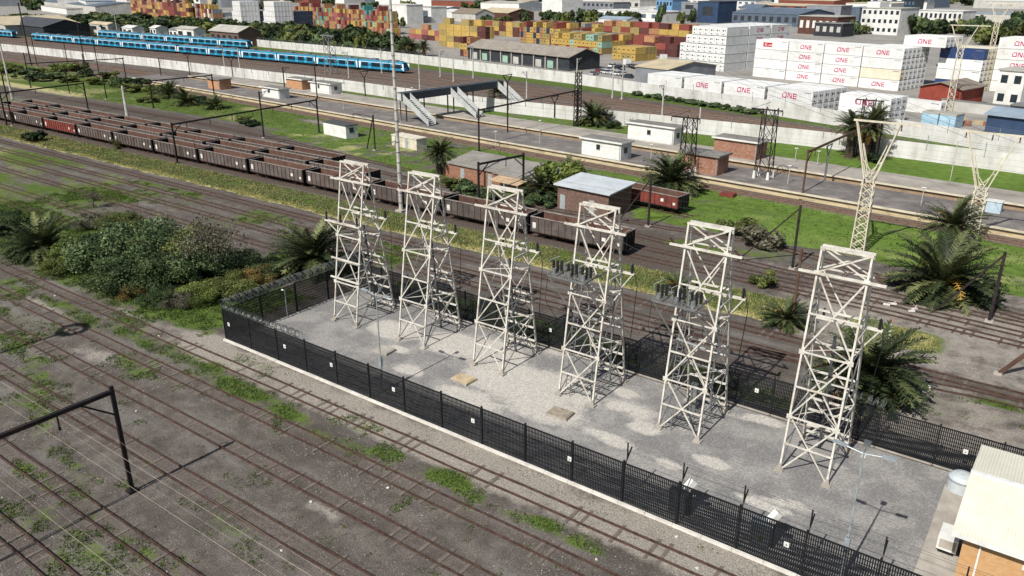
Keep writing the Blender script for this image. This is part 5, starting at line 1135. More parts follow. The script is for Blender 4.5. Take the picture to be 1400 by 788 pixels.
# the wooded strip behind the blue trains: every crown its own tree
r_ = random.Random(4); k_ = 0
for row, (ya, yb, xa, xb, n) in enumerate(((61, 73, 372, 556, 15), (55, 64, 340, 530, 13), (50, 57, 345, 500, 11), (40, 45, 150, 345, 15), (45, 50, 340, 450, 10), (36, 41, 60, 400, 20), (32, 38, 0, 360, 20))):
    for i in range(n):
        f = (i+r_.uniform(.15, .85))/n; px = xa+(xb-xa)*f; py = ya+(yb-ya)*(f if row < 3 else r_.random()); x, y = G(px, py); s = 1+.12*row
        plant('tree of the wood behind the blue trains, %s row, %s from the left' % (('front', 'second', 'third', 'fourth', 'fifth', 'sixth', 'rear')[row], ORD[i]), x, y, r_.uniform(6, 9)*s, r_.uniform(4.2, 7.5), ('dark', 'green', 'olive', 'dark')[(i+row) % 4], 0, 'tree', 'tree', 'trees of the wooded strip')
# ---------------------------------------------------------------- container yards
YA = math.radians(-15.0); U = np.array([math.cos(YA), math.sin(YA)]); WV = np.array([-math.sin(YA), math.cos(YA)])
CC = {}
def proto_mat(color): return corr('container '+color, *PAL[color], 'X', .55, .55, .7, dirt='#a39c90' if color in ('white', 'cream') else '#6b5b50', var=.12)
MAG = mat('magenta lettering', '#b3185f', '#a11554', 2, .5)
PAL = {'white': ('#d8d8d5', '#c6c6c2'), 'cream': ('#cfc8b4', '#bdb59f'), 'yellow': ('#b89a55', '#a3894b'), 'mustard': ('#9c8a58', '#88784c'), 'red': ('#85453c', '#733b34'), 'maroon': ('#5a3532', '#4c2d2a'), 'orange': ('#a67a58', '#936b4d'),
       'blue': ('#2b4372', '#243961'), 'grey': ('#85878b', '#707276'), 'teal': ('#4f8f86', '#447c74'), 'green': ('#8fae9b', '#7c9a88'), 'navy': ('#2d3c52', '#243144'), 'pink': ('#9a5c5c', '#885151')}
def proto(color, l, h, unit=False, word=None, stripe=None):
    key = (color, l, h, unit, word, stripe)
    if key in CC: return CC[key]
    cm = proto_mat(color); fm = mat('container frame '+color, PAL[color][1], PAL[color][0], 2, .6, var=.05)
    t = thing('shipping_container', 'x', 'container', (0, 0, -500)); w = 2.44; hl = l/2; hw = w/2
    b = MB(); b.box(-hl+.06, hl-.06, -hw+.035, hw-.035, .12, h-.04); b.build('shell', cm, t)
    b = MB()
    for sx in (-1, 1):
        for sy in (-1, 1): b.box(sx*(hl-.08)-.08, sx*(hl-.08)+.08, sy*(hw-.07)-.07, sy*(hw-.07)+.07, 0, h)
    for sy in (-1, 1): b.box(-hl+.16, hl-.16, sy*(hw-.05)-.05, sy*(hw-.05)+.05, 0, .13); b.box(-hl+.16, hl-.16, sy*(hw-.05)-.05, sy*(hw-.05)+.05, h-.1, h-.01)
    b.build('frame', fm, t)
    b = MB()
    if unit:
        b.box(hl-.07, hl-.02, -.95, .95, .3, h-.3, 0); b.tube((hl-.02, -.35, h*.62), (hl+.0, -.35, h*.62), .3, .3, 12, 1); b.box(hl-.02, hl+.005, .35, .6, h*.55, h*.7, 1); b.box(hl-.02, hl+.005, -.6, .1, .5, .75, 1); b.build('cooling_unit', [fm, mat('dark vent', '#2a2c2e', '#1d1f20', 3, .7)], t)
        b = MB(); b.box(-hl+.0, -hl+.05, -1.1, 1.1, .15, h-.12)
        for yy in (-.8, -.3, .3, .8): b.tube((-hl-.02, yy, .2), (-hl-.02, yy, h-.15), .03, n=5)
        b.build('door', fm, t)
    else:
        for sx in (-1, 1):
            b = MB(); b.box(sx*hl-.05, sx*hl, -1.1, 1.1, .15, h-.12) if sx > 0 else b.box(-hl, -hl+.05, -1.1, 1.1, .15, h-.12)
            for yy in (-.8, -.3, .3, .8): b.tube((sx*(hl+.02), yy, .2), (sx*(hl+.02), yy, h-.15), .03, n=5)
            b.box(sx*hl-.03, sx*hl+.03, -.012, .012, .15, h-.12); b.build('door', fm, t)
            if h < 2.7 and sx > 0:
                b = MB(); b.box(hl+.045, hl+.055, -.45, .35, 1.35, 1.75); b.build('placard', mat('dark placard', '#3b332d', '#2c2622', 3, .7), t)
    if l > 8: b = MB(); b.box(hl-2.4, hl-.5, -hw, -hw+.03, h-.52, h-.38); b.build('code_mark', mat('grey code mark', '#6b6e72', '#7b7e82', 3, .6), t)
    if word:
        b = MB(); y = -hw-.004; 
        def st(x0, x1, z0, z1): b.add([(x0, y, z0), (x1, y, z0), (x1, y, z1), (x0, y, z1)], [(0, 1, 2, 3)])
        def dg(xa, za, xb, zb, q): b.add([(xa-q, y-.002, za), (xa+q, y-.002, za), (xb+q, y-.002, zb), (xb-q, y-.002, zb)], [(0, 1, 2, 3)])
        if word == 'ONE':
            x0 = -2.0; z0, z1 = .85, 2.05; q = .2
            st(x0+.0, x0+q, z0, z1-.28); st(x0+q, x0+1.2, z0, z0+q); st(x0+1.0, x0+1.2, z0+q, z1); st(x0+.2, x0+1.0, z1-q, z1)
            n0 = x0+1.5; st(n0, n0+q, z0, z1); st(n0+.95, n0+.95+q, z0, z1); dg(n0+.95+.02, z0, n0+.2, z1, .14)
            e0 = x0+2.95; st(e0, e0+q, z0, z1)
            for zz in (z0, (z0+z1)/2-q/2, z1-q): st(e0+q, e0+.95, zz, zz+q*.95)
            b.build('lettering', MAG, t)
        else:
            st(-3.2, .2, .75, 2.1); pn = b.build('red_panel', mat('red panel', '#b4202e', '#a01b28', 2, .5), t); b = MB(); y = -hw-.009
            st(-2.6, -2.4, .95, 1.9); dg(-2.3, 1.4, -1.8, 1.9, .14); dg(-1.8, .95, -2.3, 1.45, .14)
            st(-1.45, -1.3, 1.0, 1.6); st(-1.3, -1.0, 1.0, 1.13); st(-.9, -.77, 1.0, 1.6); st(-.65, -.54, 1.0, 1.6); st(-.25, -.14, 1.0, 1.6); dg(-.22, 1.0, -.58, 1.6, .07); st(-.05, .05, 1.0, 1.6)
            for zz in (1.0, 1.24, 1.48): st(.05, .15, zz, zz+.12)
            b.build('lettering', WHS, pn)
    CC[key] = t; t['unused'] = 1; return t
NCONT = [0]
def cont(label, p, z, rz, color, l=12.19, h=2.9, unit=False, word=None):
    pr = proto(color, l, h, unit, word); NCONT[0] += 1
    if pr.get('unused'):
        del pr['unused']; pr.location = (p[0], p[1], z); pr.rotation_euler = (0, 0, rz); pr['label'] = label; pr['group'] = 'shipping containers'; return pr
    return dup(pr, label, (p[0], p[1], z), rz, 'shipping containers')
TIER = ['bottom', 'second', 'third', 'fourth', 'fifth']
# main block with lettered sides
C0 = np.array(G(1227, 125)); HH = 2.98
words = [['ONE', None, None, 'ONE'], ['ONE', 'ONE', 'ONE', 'ONE'], ['ONE', 'ONE', 'ONE', 'ONE'], [None, None, None, 'K']]
for i in range(4):
    for k in range(4):
        wd = words[i][k]; p = C0-U*(6.1+12.5*i)+WV*1.25
        cont('%s container, %s tier, %s from right, tall front block' % ('white magenta lettered' if wd == 'ONE' else 'white red panelled' if wd else 'plain white', TIER[k], ORD[i]), p, HH*k, YA, 'cream' if (i == 0 and k == 1) else 'white', unit=True, word=wd)
for d in range(1, 6):
    for k in range(4): cont('white container on the right flank of the tall block, %s behind, %s tier' % (ORD[d], TIER[k]), C0-U*6.1+WV*(1.25+2.55*d), HH*k, YA, 'white', unit=True)
    if d in (1, 2, 3):
        for i in range(1, 4): cont('white top container of the tall block, %s row behind, %s from right' % (ORD[d], ORD[i]), C0-U*(6.1+12.5*i)+WV*(1.25+2.55*d), HH*3, YA, 'white', unit=True)
for d in range(4): cont('white container on the fifth tier of the tall block, %s' % ('lettered front one' if d == 0 else ORD[d]+' deep'), C0+U*.5+WV*(1.25+2.55*(d+4)), HH*4, YA, 'white', unit=True, word='ONE' if d == 0 else None)
# low row along the wall
C1 = np.array(G(1112, 126, 5.8))
for i in range(4):
    for d in range(6 if i == 0 else 4):
        for k in (1,) if d or i else (0, 1):
            wd = 'ONE' if d == 0 and k == 1 and i < 3 else None
            cont('low white container, %s, %s from right along the far wall' % ('with lettered front' if wd else 'bottom front' if k == 0 else ORD[d]+' deep', ORD[i]), C1-U*(6.1+13.0*i)+WV*(1.25+2.5*d), 2.9*k if not (k == 1 and (d or i)) else 2.9, YA, 'white', unit=True, word=wd)
    if i:
        cont('white bottom container, %s from right along the far wall' % ORD[i], C1-U*(6.1+13.0*i)+WV*1.25, 0, YA, 'white', unit=True)
    else:
        for d in range(1, 6): cont('white bottom container, right end of the wall row, %s deep' % ORD[d], C1-U*6.1+WV*(1.25+2.5*d), 0, YA, 'white', unit=True)
C5 = np.array(G(1219, 136, 5.6))
for d in range(3):
    for k in (0, 1): cont('low white container left of the red shed, %s deep, %s tier' % (ORD[d], TIER[k]), C5-U*6.1+WV*(1.25+2.5*d), 2.8*k, YA, 'white', l=12.19, unit=True, word='ONE' if (d == 0 and k) else None)
x, y = G(1262, 160); cont('single white container standing low beside the red shed', (x-3, y+8), 0, YA, 'white', l=12.19, unit=True)
# block with blue ends, block at the right edge
C2 = np.array(G(1335, 127))
for d in range(5):
    for k in range(4): cont('%s container, %s tier, %s deep, stack behind the red shed' % ('blue' if (d == 0 and k in (0, 3)) else 'cream', TIER[k], ORD[d]), C2-U*6.1+WV*(1.25+2.55*d), HH*k, YA, 'blue' if (d == 0 and k in (0, 3)) else 'cream' if d else 'white', unit=True)
C3 = np.array(G(1352, 124))
for k in range(5): cont('white lettered container, %s tier of the stack at the right edge' % TIER[k], C3+U*6.1+WV*1.25, HH*k, YA, 'white', unit=True, word='ONE' if k else None)
for d in range(1, 4): cont('white container on top of the right edge stack, %s deep' % ORD[d], C3+U*6.1+WV*(1.25+2.55*d), HH*4, YA, 'white', unit=True)
# stepped stack with cooling units facing the tracks
C4 = np.array(G(989, 99)); R9 = YA-PI/2
for c in range(8):
    for k in range(5):
        if (c == 7 and k > 2) or (c == 6 and k > 3): continue
        cont('white container end, %s tier, %s from right, stepped white stack' % (TIER[k], ORD[c]), C4-U*(1.25+2.52*c)+WV*6.1, HH*k, R9, 'white', unit=True)
for rw in (1, 2):
    for k in range(5): cont('white container on the right flank of the stepped stack, %s row behind, %s tier' % (ORD[rw], TIER[k]), C4-U*1.25+WV*(6.1+12.9*rw), HH*k, R9+PI if k > 1 else R9, 'white', unit=True, word='ONE' if k > 1 else None)
    for c in range(1, 7): cont('white top container of the stepped stack, %s row behind, %s from right' % (ORD[rw], ORD[c]), C4-U*(1.25+2.52*c)+WV*(6.1+12.9*rw), HH*4, R9, 'white', unit=True)
rr = random.Random(21)
FARB = MB(); FARM = []
def farbox(p, z, rz, color, l, h):
    m = proto_mat(color)
    if m not in FARM: FARM.append(m)
    c, s = math.cos(rz), math.sin(rz); hl, hw = l/2, 1.21
    q = [(p[0]+c*a-s*b_, p[1]+s*a+c*b_) for a, b_ in ((-hl, -hw), (hl, -hw), (hl, hw), (-hl, hw))]; FARB.prism(q, z, z+h-.06, FARM.index(m))
def block(desc, px, py, ncol, hts, pal, l=6.06, h=2.59, deep=1, side=False, far=False):
    """boxes with their ends (or long sides) to the tracks; px, py = right front bottom corner"""
    c0 = np.array(G(px, py)); adv = (l+.25) if side else 2.55; dp = 2.6 if side else l+.3
    for d in range(deep):
        for c in range(ncol):
            n = hts[(c+d) % len(hts)]
            for k in range(min(n, 7 if far else 5)):
                if d and k < n-2: continue
                col = rr.choice(pal); p = c0-U*(adv*(c+.5))+WV*(dp*(d+.5)); z = k*(h+.02); rz = YA if side else R9
                if far or d: farbox(p, z, rz, col, l, h)
                else: cont('%s container, %s tier, %s from right, %s' % (col, TIER[k], ORD[c], desc), p, z, rz, col, l, h)
block('yellow pair of rows by the dark gable', 868, 84.5, 5, (2, 2, 2, 2, 2), ['yellow', 'yellow', 'mustard'], deep=2)
block('red yard left of the stepped stack', 925, 79, 7, (2, 2, 3, 3, 2), ['red', 'maroon', 'red', 'maroon', 'orange'], side=True, deep=3)
block('upper red and yellow yard', 940, 66, 9, (4, 3, 4, 3), ['maroon', 'red', 'yellow', 'red', 'mustard', 'orange'], side=True, deep=3)
block('middle yellow yard behind the long shed', 822, 75, 13, (3, 2, 3, 3, 2, 3), ['yellow', 'yellow', 'red', 'mustard', 'orange', 'yellow', 'green'], deep=3)
block('rear yellow yard behind the long shed', 765, 63, 12, (3, 4, 3), ['yellow', 'mustard', 'red', 'yellow', 'navy', 'orange'], deep=3)
block('olive yellow yard left of the long shed', 664, 70, 6, (4, 4, 5, 4), ['yellow', 'mustard', 'mustard', 'yellow', 'maroon'], side=True, deep=2)
block('stack left of the long shed', 648, 79, 4, (2, 3), ['orange', 'yellow', 'maroon', 'orange'])
block('', 840, 56, 14, (2, 3, 3, 2), ['yellow', 'red', 'orange', 'mustard', 'yellow', 'grey'], deep=3, far=True); block('', 730, 53, 9, (3, 2, 3), ['yellow', 'maroon', 'red', 'mustard'], deep=3, far=True, side=True)
block('', 632, 60, 8, (2, 2, 3), ['orange', 'yellow', 'pink', 'maroon'], far=True, side=True)
block('', 800, 62, 10, (2, 3, 2), ['yellow', 'mustard', 'orange', 'yellow', 'red'], far=True, deep=2)
block('', 532, 48, 52, (5, 5, 4, 5, 6, 5, 4), ['red', 'pink', 'yellow', 'orange', 'teal', 'maroon', 'mustard', 'red', 'orange'], far=True)
block('', 535, 53, 26, (2, 3, 3, 2, 3), ['red', 'pink', 'yellow', 'orange', 'green', 'orange'], far=True)
block('', 294, 43, 30, (5, 4, 6, 5, 3, 6), ['red', 'yellow', 'white', 'pink', 'grey', 'orange'], far=True); block('', 262, 40, 22, (6, 7, 6), ['yellow', 'red', 'maroon', 'orange'], far=True, side=True)
for px, py, nc in ((332, 43, 7), (378, 44, 8)):
    c7 = np.array(G(px, py))
    for c in range(nc):
        for k in range(6):
            if c >= nc-1 and k > 1 or c >= nc-2 and k > 3: continue
            farbox(c7-U*(1.25+2.55*c)+WV*6.1, HH*k, R9, 'white', 12.19, 2.9)
    for k in range(4): farbox(c7-U*1.25+WV*19, HH*k, R9, 'navy', 12.19, 2.9)
block('', 300, 41, 6, (3, 4), ['white', 'grey', 'white'], far=True, l=12.19)
o = FARB.build('far_containers', FARM); tag(o, 'farther coloured shipping containers stacked in dense rows behind the nearer ones', 'containers', None, 'stuff')
print('CONTAINERS', NCONT[0])
# ---------------------------------------------------------------- sheds and town beyond
def proj(x, y, z):
    fw = FW[0]*x+FW[1]*y; r = RT[0]*x+RT[1]*y; d = CH-z; zc = fw*math.cos(TH)+d*math.sin(TH)
    return 700+CF*r/zc, 394+CF*(d*math.cos(TH)-fw*math.sin(TH))/zc
WALLS = {'white': mat('town white', '#d3d2cd', '#bcbbb5', .3, .85, dirt='#a3a19a'), 'pale': mat('town pale', '#b3b1aa', '#9c9a93', .3, .85), 'grey': mat('town grey', '#7f8286', '#6c6f73', .3, .8), 'dark': mat('town dark', '#33363a', '#25282c', .5, .7),
         'blue': mat('town blue', '#31445f', '#28384f', .4, .6), 'slate': mat('town slate', '#55616e', '#485360', .4, .7), 'brown': mat('town brown', '#5a3c33', '#4a312a', .5, .8), 'tan': mat('town tan', '#b3a384', '#9c8d70', .4, .85), 'brick': mat('town brick', '#7c4638', '#683a2f', .6, .85), 'glass': mat('town glass', '#1d2c36', '#28404d', .6, .2, spec=.6)}
ROOFS = {'white': mat('roof white', '#c9c8c3', '#b2b1ac', .25, .7), 'pale': mat('roof pale', '#a8a59c', '#928f86', .25, .8, dirt='#7e7a70'), 'grey': mat('roof grey', '#7b7b79', '#686866', .25, .8, dirt='#55534f'), 'dark': mat('roof dark', '#46484b', '#38393c', .3, .7), 'tan': mat('roof tan', '#b5a88d', '#a0947a', .25, .8, dirt='#8a7e66'), 'slate': mat('roof slate', '#5d6975', '#4e5964', .25, .6), 'bluegrey': mat('roof blue grey', '#8b98a3', '#78858f', .25, .6)}
def bldg(label, px0, px1, pyb, h, depth, wall='white', roof='pale', rows=0, cols=0, gable=0, rz=YA, side_cols=0, ridge='x', name='building', cat='building', over=.3, group=None, door=False, winm=GLS):
    """front face from px0 to px1 with its left foot at picture row pyb"""
    x, y = G(px0, pyb); c, s = math.cos(rz), math.sin(rz); lo, hi = .5, 400
    for _ in range(40):
        m = (lo+hi)/2
        if proj(x+c*m, y+s*m, 0)[0] < px1: lo = m
        else: hi = m
    l = lo; t = thing(name, label, cat, (x, y, 0), rz, group); b = MB(); b.box(0, l, 0, depth, -.3, h)
    if gable:
        if ridge == 'x': b.add([(0, 0, h), (0, depth, h), (0, depth/2, h+gable), (l, 0, h), (l, depth, h), (l, depth/2, h+gable)], [(0, 2, 1), (3, 4, 5)])
        else: b.add([(0, 0, h), (l, 0, h), (l/2, 0, h+gable), (0, depth, h), (l, depth, h), (l/2, depth, h+gable)], [(0, 1, 2), (3, 5, 4)])
    b.build('wall', WALLS[wall] if isinstance(wall, str) else wall, t); b = MB(); o = over; rm = ROOFS[roof] if isinstance(roof, str) else roof; q = .22
    if gable:
        if ridge == 'x': P4 = [[(-o, -o, h-.05), (l+o, -o, h-.05), (l+o, depth/2, h+gable), (-o, depth/2, h+gable)], [(-o, depth/2, h+gable), (l+o, depth/2, h+gable), (l+o, depth+o, h-.05), (-o, depth+o, h-.05)]]
        else: P4 = [[(-o, -o, h-.05), (l/2, -o, h+gable), (l/2, depth+o, h+gable), (-o, depth+o, h-.05)], [(l/2, -o, h+gable), (l+o, -o, h-.05), (l+o, depth+o, h-.05), (l/2, depth+o, h+gable)]]
        for p in P4: b.add(p+[(a, e, z+q) for a, e, z in p], [(0, 3, 2, 1), (4, 5, 6, 7), (0, 1, 5, 4), (1, 2, 6, 5), (2, 3, 7, 6), (3, 0, 4, 7)])
    else: b.box(-o, l+o, -o, depth+o, h, h+.35)
    b.build('roof', rm, t)
    for rw in range(rows):
        zb = h*(rw+.35)/rows; hh = h/rows*.42
        for cc in range(cols):
            xa = l*(cc+.25)/cols; b = MB(); b.box(xa, xa+l/cols*.5, -.08, .05, zb, zb+hh); b.build('window', winm, t)
        for cc in range(side_cols):
            ya = depth*(cc+.25)/side_cols; b = MB(); b.box(l-.05, l+.08, ya, ya+depth/side_cols*.5, zb, zb+hh); b.build('window', winm, t)
    if door: b = MB(); b.box(l*.35, l*.65, -.1, .05, 0, h*.7); b.build('door', WALLS['dark'], t)
    return t
AG2 = corr('weathered long roof', '#8e877c', '#776f65', 'X', .6, .9, .7, dirt='#5d564d')
t = bldg('long open fronted shed with weathered grey roof behind the far wall', 640, 778, 80.5, 4.6, 15, 'dark', AG2, gable=2.6, over=.8, name='long_open_shed', cat='shed')
for i in range(9):
    x0 = 2+i*6.6; b = MB(); b.box(x0, x0+.35, -.3, .03, 0, 4.4); b.build('post', WALLS['pale'], t); 
    if i % 3 != 2: b = MB(); b.box(x0+1.2, x0+4.4, -.15, -.02, .3, 2.9); b.build('stored_box', mat('container green', *PAL['green'], 1, .6) if i % 2 else WALLS['pale'], t)
b = MB(); b.box(55.5, 60, -2.6, -.2, .2, 2.6); 
bldg('grey gabled shed with tan roof left of the low container row', 868, 912, 117, 5.6, 22, 'grey', 'tan', gable=1.6, rz=YA, over=.3, name='store_shed', cat='shed')
x, y = G(1258, 150); RB = mat('red sheet wall', '#8a4034', '#743529', .6, .8)
bldg('red walled shed with low grey brown roof before the blue stack', 1254, 1310, 143, 4.6, 13, RB, mat('rusty grey roof', '#857a6e', '#6f655a', .5, .85), gable=1.4, over=.6, ridge='y', name='red_shed', cat='shed', door=False)
bldg('white two storey block with a few windows at the right edge', 1356, 1392, 146, 9.0, 9, 'white', 'pale', rows=2, cols=2, name='office_block', cat='building')
bldg('low dark blue shed with pale roof cut by the right edge', 1345, 1440, 183, 4.0, 10, 'blue', 'bluegrey', gable=1.0, over=.6, name='blue_shed', cat='shed')
bldg('grey yard wall before the white two storey block', 1285, 1385, 150, 2.4, .4, 'pale', 'grey', over=.05, name='yard_wall', cat='wall')
for i, (px, pyb, c_) in enumerate(((1258, 171, 'bluegrey'), (1282, 174, 'bluegrey'))): bldg('pale blue workshop box behind the far wall, %s of two' % ('left' if i == 0 else 'right'), px, px+22, pyb, 2.7, 4, mat('pale blue box wall', '#9fbccb', '#86a6b7', .7, .7), 'pale', over=.05, name='workshop_box', cat='container office')
bldg('dark container shelter by the white pickup', 1378, 1396, 161, 2.8, 5, 'dark', 'grey', over=.1, name='shelter', cat='shelter')
bldg('brick signal house with grey roof and dark gable behind the trains', 289, 328, 61, 6.6, 12, mat('grey brown brick', '#6b564b', '#59473d', .8, .9), 'pale', rows=1, cols=5, gable=2.6, over=.6, name='signal_house', cat='building', rz=-.12)
bldg('big dark shed with tan gable roof at the left edge', -40, 10, 43.2, 6, 40, 'pale', 'tan', gable=3.5, over=.6, rz=-.12, ridge='y', name='train_shed', cat='shed'); bldg('dark open train shed beside the tan roofed shed', 10, 62, 46.5, 6, 24, 'dark', 'dark', gable=3.5, over=.5, rz=-.12, name='train_shed', cat='shed')
for i, (a, b_, py, h, w, r) in enumerate(((75, 96, 46.5, 5, 'white', 'pale'), (95, 112, 48.5, 5, 'tan', 'grey'), (124, 149, 44, 5, 'pale', 'tan'), (168, 182, 47.5, 4, 'white', 'white'), (206, 214, 48, 4, 'white', 'white'), (242, 266, 52, 5, 'white', 'pale'), (232, 243, 51, 4, 'white', 'grey'))):
    bldg('small railway house behind the rear blue train, %s from the left' % ORD[i], a, b_, py, h, 7, w, r, rows=1, cols=2, gable=1.2, rz=-.12, name='railway_house', cat='house', group='small houses behind the trains')
# white civic building, dark tower and other landmarks
t = bldg('white three storey civic building with rows of small windows', 1174, 1226, 46, 14.5, 22, 'white', 'pale', rows=3, cols=7, name='civic_building'); b = MB(); b.box(1, 9, 3, 14, 14.8, 18); b.build('roof_turret', WALLS['white'], t)
bldg('dark glass stair tower between the white wings', 1230, 1245, 40, 18, 12, 'glass', 'dark', rows=4, cols=3, name='glass_tower', winm=WALLS['slate'])
bldg('long white wing with parapet right of the glass tower', 1247, 1311, 43, 12.5, 18, 'white', 'white', rows=2, cols=10, name='civic_wing')
bldg('brown hall with white posts and dark open front', 1090, 1142, 46, 10, 20, 'brown', 'pale', rows=1, cols=6, name='market_hall', winm=WALLS['white'])
bldg('dark canopy block in front of the brown hall', 1112, 1150, 49, 7, 12, 'dark', 'grey', rows=1, cols=4, name='loading_hall', winm=WALLS['pale'])
bldg('blue grey tall block left of the white civic building', 1161, 1172, 38, 13, 14, 'slate', 'bluegrey', rows=0, name='tall_block')
bldg('long dark blue warehouse behind the stepped stack', 1000, 1090, 33, 8, 45, 'slate', 'slate', rows=1, cols=9, gable=3, name='warehouse', winm=WALLS['dark'])
bldg('dark navy cube building', 952, 980, 31, 15, 22, 'blue', 'dark', rows=1, cols=1, name='office_cube', winm=WALLS['dark'])
bldg('grey office with dark window bands left of the navy cube', 930, 952, 30, 14, 20, 'grey', 'pale', rows=2, cols=1, name='office_block', winm=WALLS['dark'])
bldg('pale blue office with square windows', 896, 918, 23, 14, 20, mat('sky blue wall', '#6f93b5', '#5d80a2', .4, .7), 'bluegrey', rows=2, cols=5, name='office_block')
bldg('long white low hall behind the trees', 815, 902, 26, 7, 30, 'white', 'white', rows=1, cols=6, name='hall', winm=WALLS['slate'])
bldg('white shed block with plain walls at the top', 741, 768, 21, 16, 25, 'white', 'white', rows=0, name='warehouse')
bldg('long grey office with dark window strip', 790, 838, 19, 11, 22, 'grey', 'pale', rows=2, cols=8, name='office_block', winm=WALLS['dark'])
bldg('white hall with dark upper strip beside the grey office', 838, 874, 17, 12, 30, 'pale', 'white', rows=1, cols=4, name='hall', winm=WALLS['dark'])
bldg('grey green flat shed at the upper right', 1326, 1386, 35, 8, 20, 'pale', 'bluegrey', rows=0, name='warehouse'); bldg('white roofed hall at the top right corner', 1330, 1410, 11, 8, 60, 'pale', 'white', gable=3, name='warehouse')
bldg('white stacked store with dark side beside the red arrow', 533, 557, 31, 13, 14, 'white', 'white', rows=0, name='store_block'); bldg('white store with grey gate right of the pink boom', 572, 590, 30, 11, 14, 'white', 'pale', rows=1, cols=1, name='store_block', winm=WALLS['slate'])
bldg('tan roofed shed behind the yellow containers', 655, 695, 27, 6, 26, 'brown', 'tan', gable=3, name='tan_shed', cat='shed'); bldg('grey brown gabled shed left of the tan shed', 618, 650, 29, 6, 18, 'pale', mat('brown grey roof', '#7d7263', '#6b6154', .4, .8), gable=3.4, name='brown_shed', cat='shed')
bldg('white long shed behind the yellow yard', 570, 620, 24, 6, 20, 'white', 'white', gable=1.5, name='white_shed', cat='shed'); bldg('big dark roofed hall at the top left', 62, 132, 12.5, 8, 50, 'pale', 'slate', gable=3, name='warehouse'); bldg('pale low hall beside the dark roofed hall', 57, 92, 15, 5, 14, 'white', 'pale', name='hall')
bldg('pale low shed roof at the green wood edge', 132, 205, 13.5, 4, 16, 'pale', 'pale', name='hall')
bldg('small blue roofed hut behind the coloured yard', 818, 856, 36, 5, 12, 'white', 'bluegrey', gable=1.6, name='yard_hut', cat='shed')
# filling of the far town: plain sheds, houses, trees
r2 = random.Random(99); wk = ['white', 'white', 'pale', 'grey', 'pale', 'tan', 'brick', 'slate', 'white']; rk = ['white', 'pale', 'grey', 'bluegrey', 'tan', 'slate', 'dark', 'pale']
busy = [(735, 985, 17, 40), (1000, 1320, 27, 60), (1165, 1400, 14, 60)]; nb = 0
for row, (py, n, hh) in enumerate(((1, 18, 9), (4, 18, 9), (7, 18, 8), (11, 18, 8), (15, 17, 7), (20, 15, 6), (25.5, 13, 6))):
    for i in range(n):
        px = -30+(1450+30)*(i+r2.uniform(.1, .9))/n; w = r2.uniform(34, 95)*(1-.04*row); pyy = py+r2.uniform(-1.5, 1.5)
        if any(a-w < px < b_ and c < pyy < d for a, b_, c, d in busy) or (pyy > 7 and px < 560): continue
        a, b_ = wk[r2.randrange(len(wk))], rk[r2.randrange(len(rk))]; g = r2.choice((0, 0, 1.5, 3)); nb += 1
        cl = {'white': 'white', 'pale': 'pale', 'grey': 'grey', 'tan': 'tan', 'brick': 'brick red', 'slate': 'slate blue'}[a]; rc = {'bluegrey': 'blue grey'}.get(b_, b_)
        bldg('far %s %s, %s roof, %s town row from top, %s from left' % (cl, 'shed' if g else 'block', rc, ORD[row], ORD[i]), px, px+w, pyy, hh*r2.uniform(.7, 1.5), r2.uniform(18, 45), a, b_, rows=r2.choice((0, 1, 1, 2)), cols=r2.choice((3, 4, 6)), gable=g, name='town_building', group='far town buildings', winm=WALLS[r2.choice(('dark', 'slate', 'glass'))], rz=YA+r2.uniform(-.25, .2))
print('TOWN', nb)
TR = [(748,33,9,8),(757,34,9,9),(768,34,8,8),(780,31,8,8),(796,32,9,9),(812,33,10,9),(828,34,9,8),(843,35,8,8),(858,35,9,9),(868,34,8,8),(903,34,5,13),(930,33,4,8),(945,31,5,9),(1165,48,6,7),(1178,47,5,5),(1240,47,9,9),(1255,48,9,10),(1268,46,8,8),(1285,47,8,8),(1298,46,7,7),(1355,62,9,9),(1368,60,9,10),(1382,58,10,11),(1396,60,10,10),(1345,55,8,8),(1330,50,9,9),(1320,47,8,8),(1390,40,9,10),(538,35,6,8),(548,38,5,6),(665,33,6,6),(672,34,6,5),(690,32,7,5),(716,33,7,8),(1338,42,8,8),(40,9,8,9),(55,10,9,9),(25,8,8,8),(640,18,9,9),(700,12,9,9)]
for i, (px, py, r, h) in enumerate(TR): plant('town tree %s, %s in order' % ('near the coloured yards' if px < 1000 else 'near the white civic wings', ORD[i % 20] if i < 20 else 'another '+ORD[i % 20]), *G(px, py), r*.8, h, ('dark', 'green', 'olive')[i % 3], 0, 'tree', 'tree', 'town trees')
for i in range(30):
    px = 960+i*15+r2.uniform(-5, 5); py = r2.uniform(3, 9)
    if px < 1420: plant('distant tree at the top right edge, %s from the left' % (ORD[i] if i < 20 else 'twenty '+ORD[i-20]), *G(px, py), r2.uniform(9, 16), r2.uniform(9, 15), ('dark', 'green', 'olive')[i % 3], 0, 'tree', 'tree', 'skyline trees')
for i in range(18):
    px = i*50+r2.uniform(-10, 10); plant('distant tree between the town roofs along the top edge, %s from the left' % ORD[i], *G(px, r2.uniform(2, 16)), r2.uniform(6, 12), r2.uniform(7, 12), ('dark', 'green', 'olive')[i % 3], 0, 'tree', 'tree', 'distant town trees')
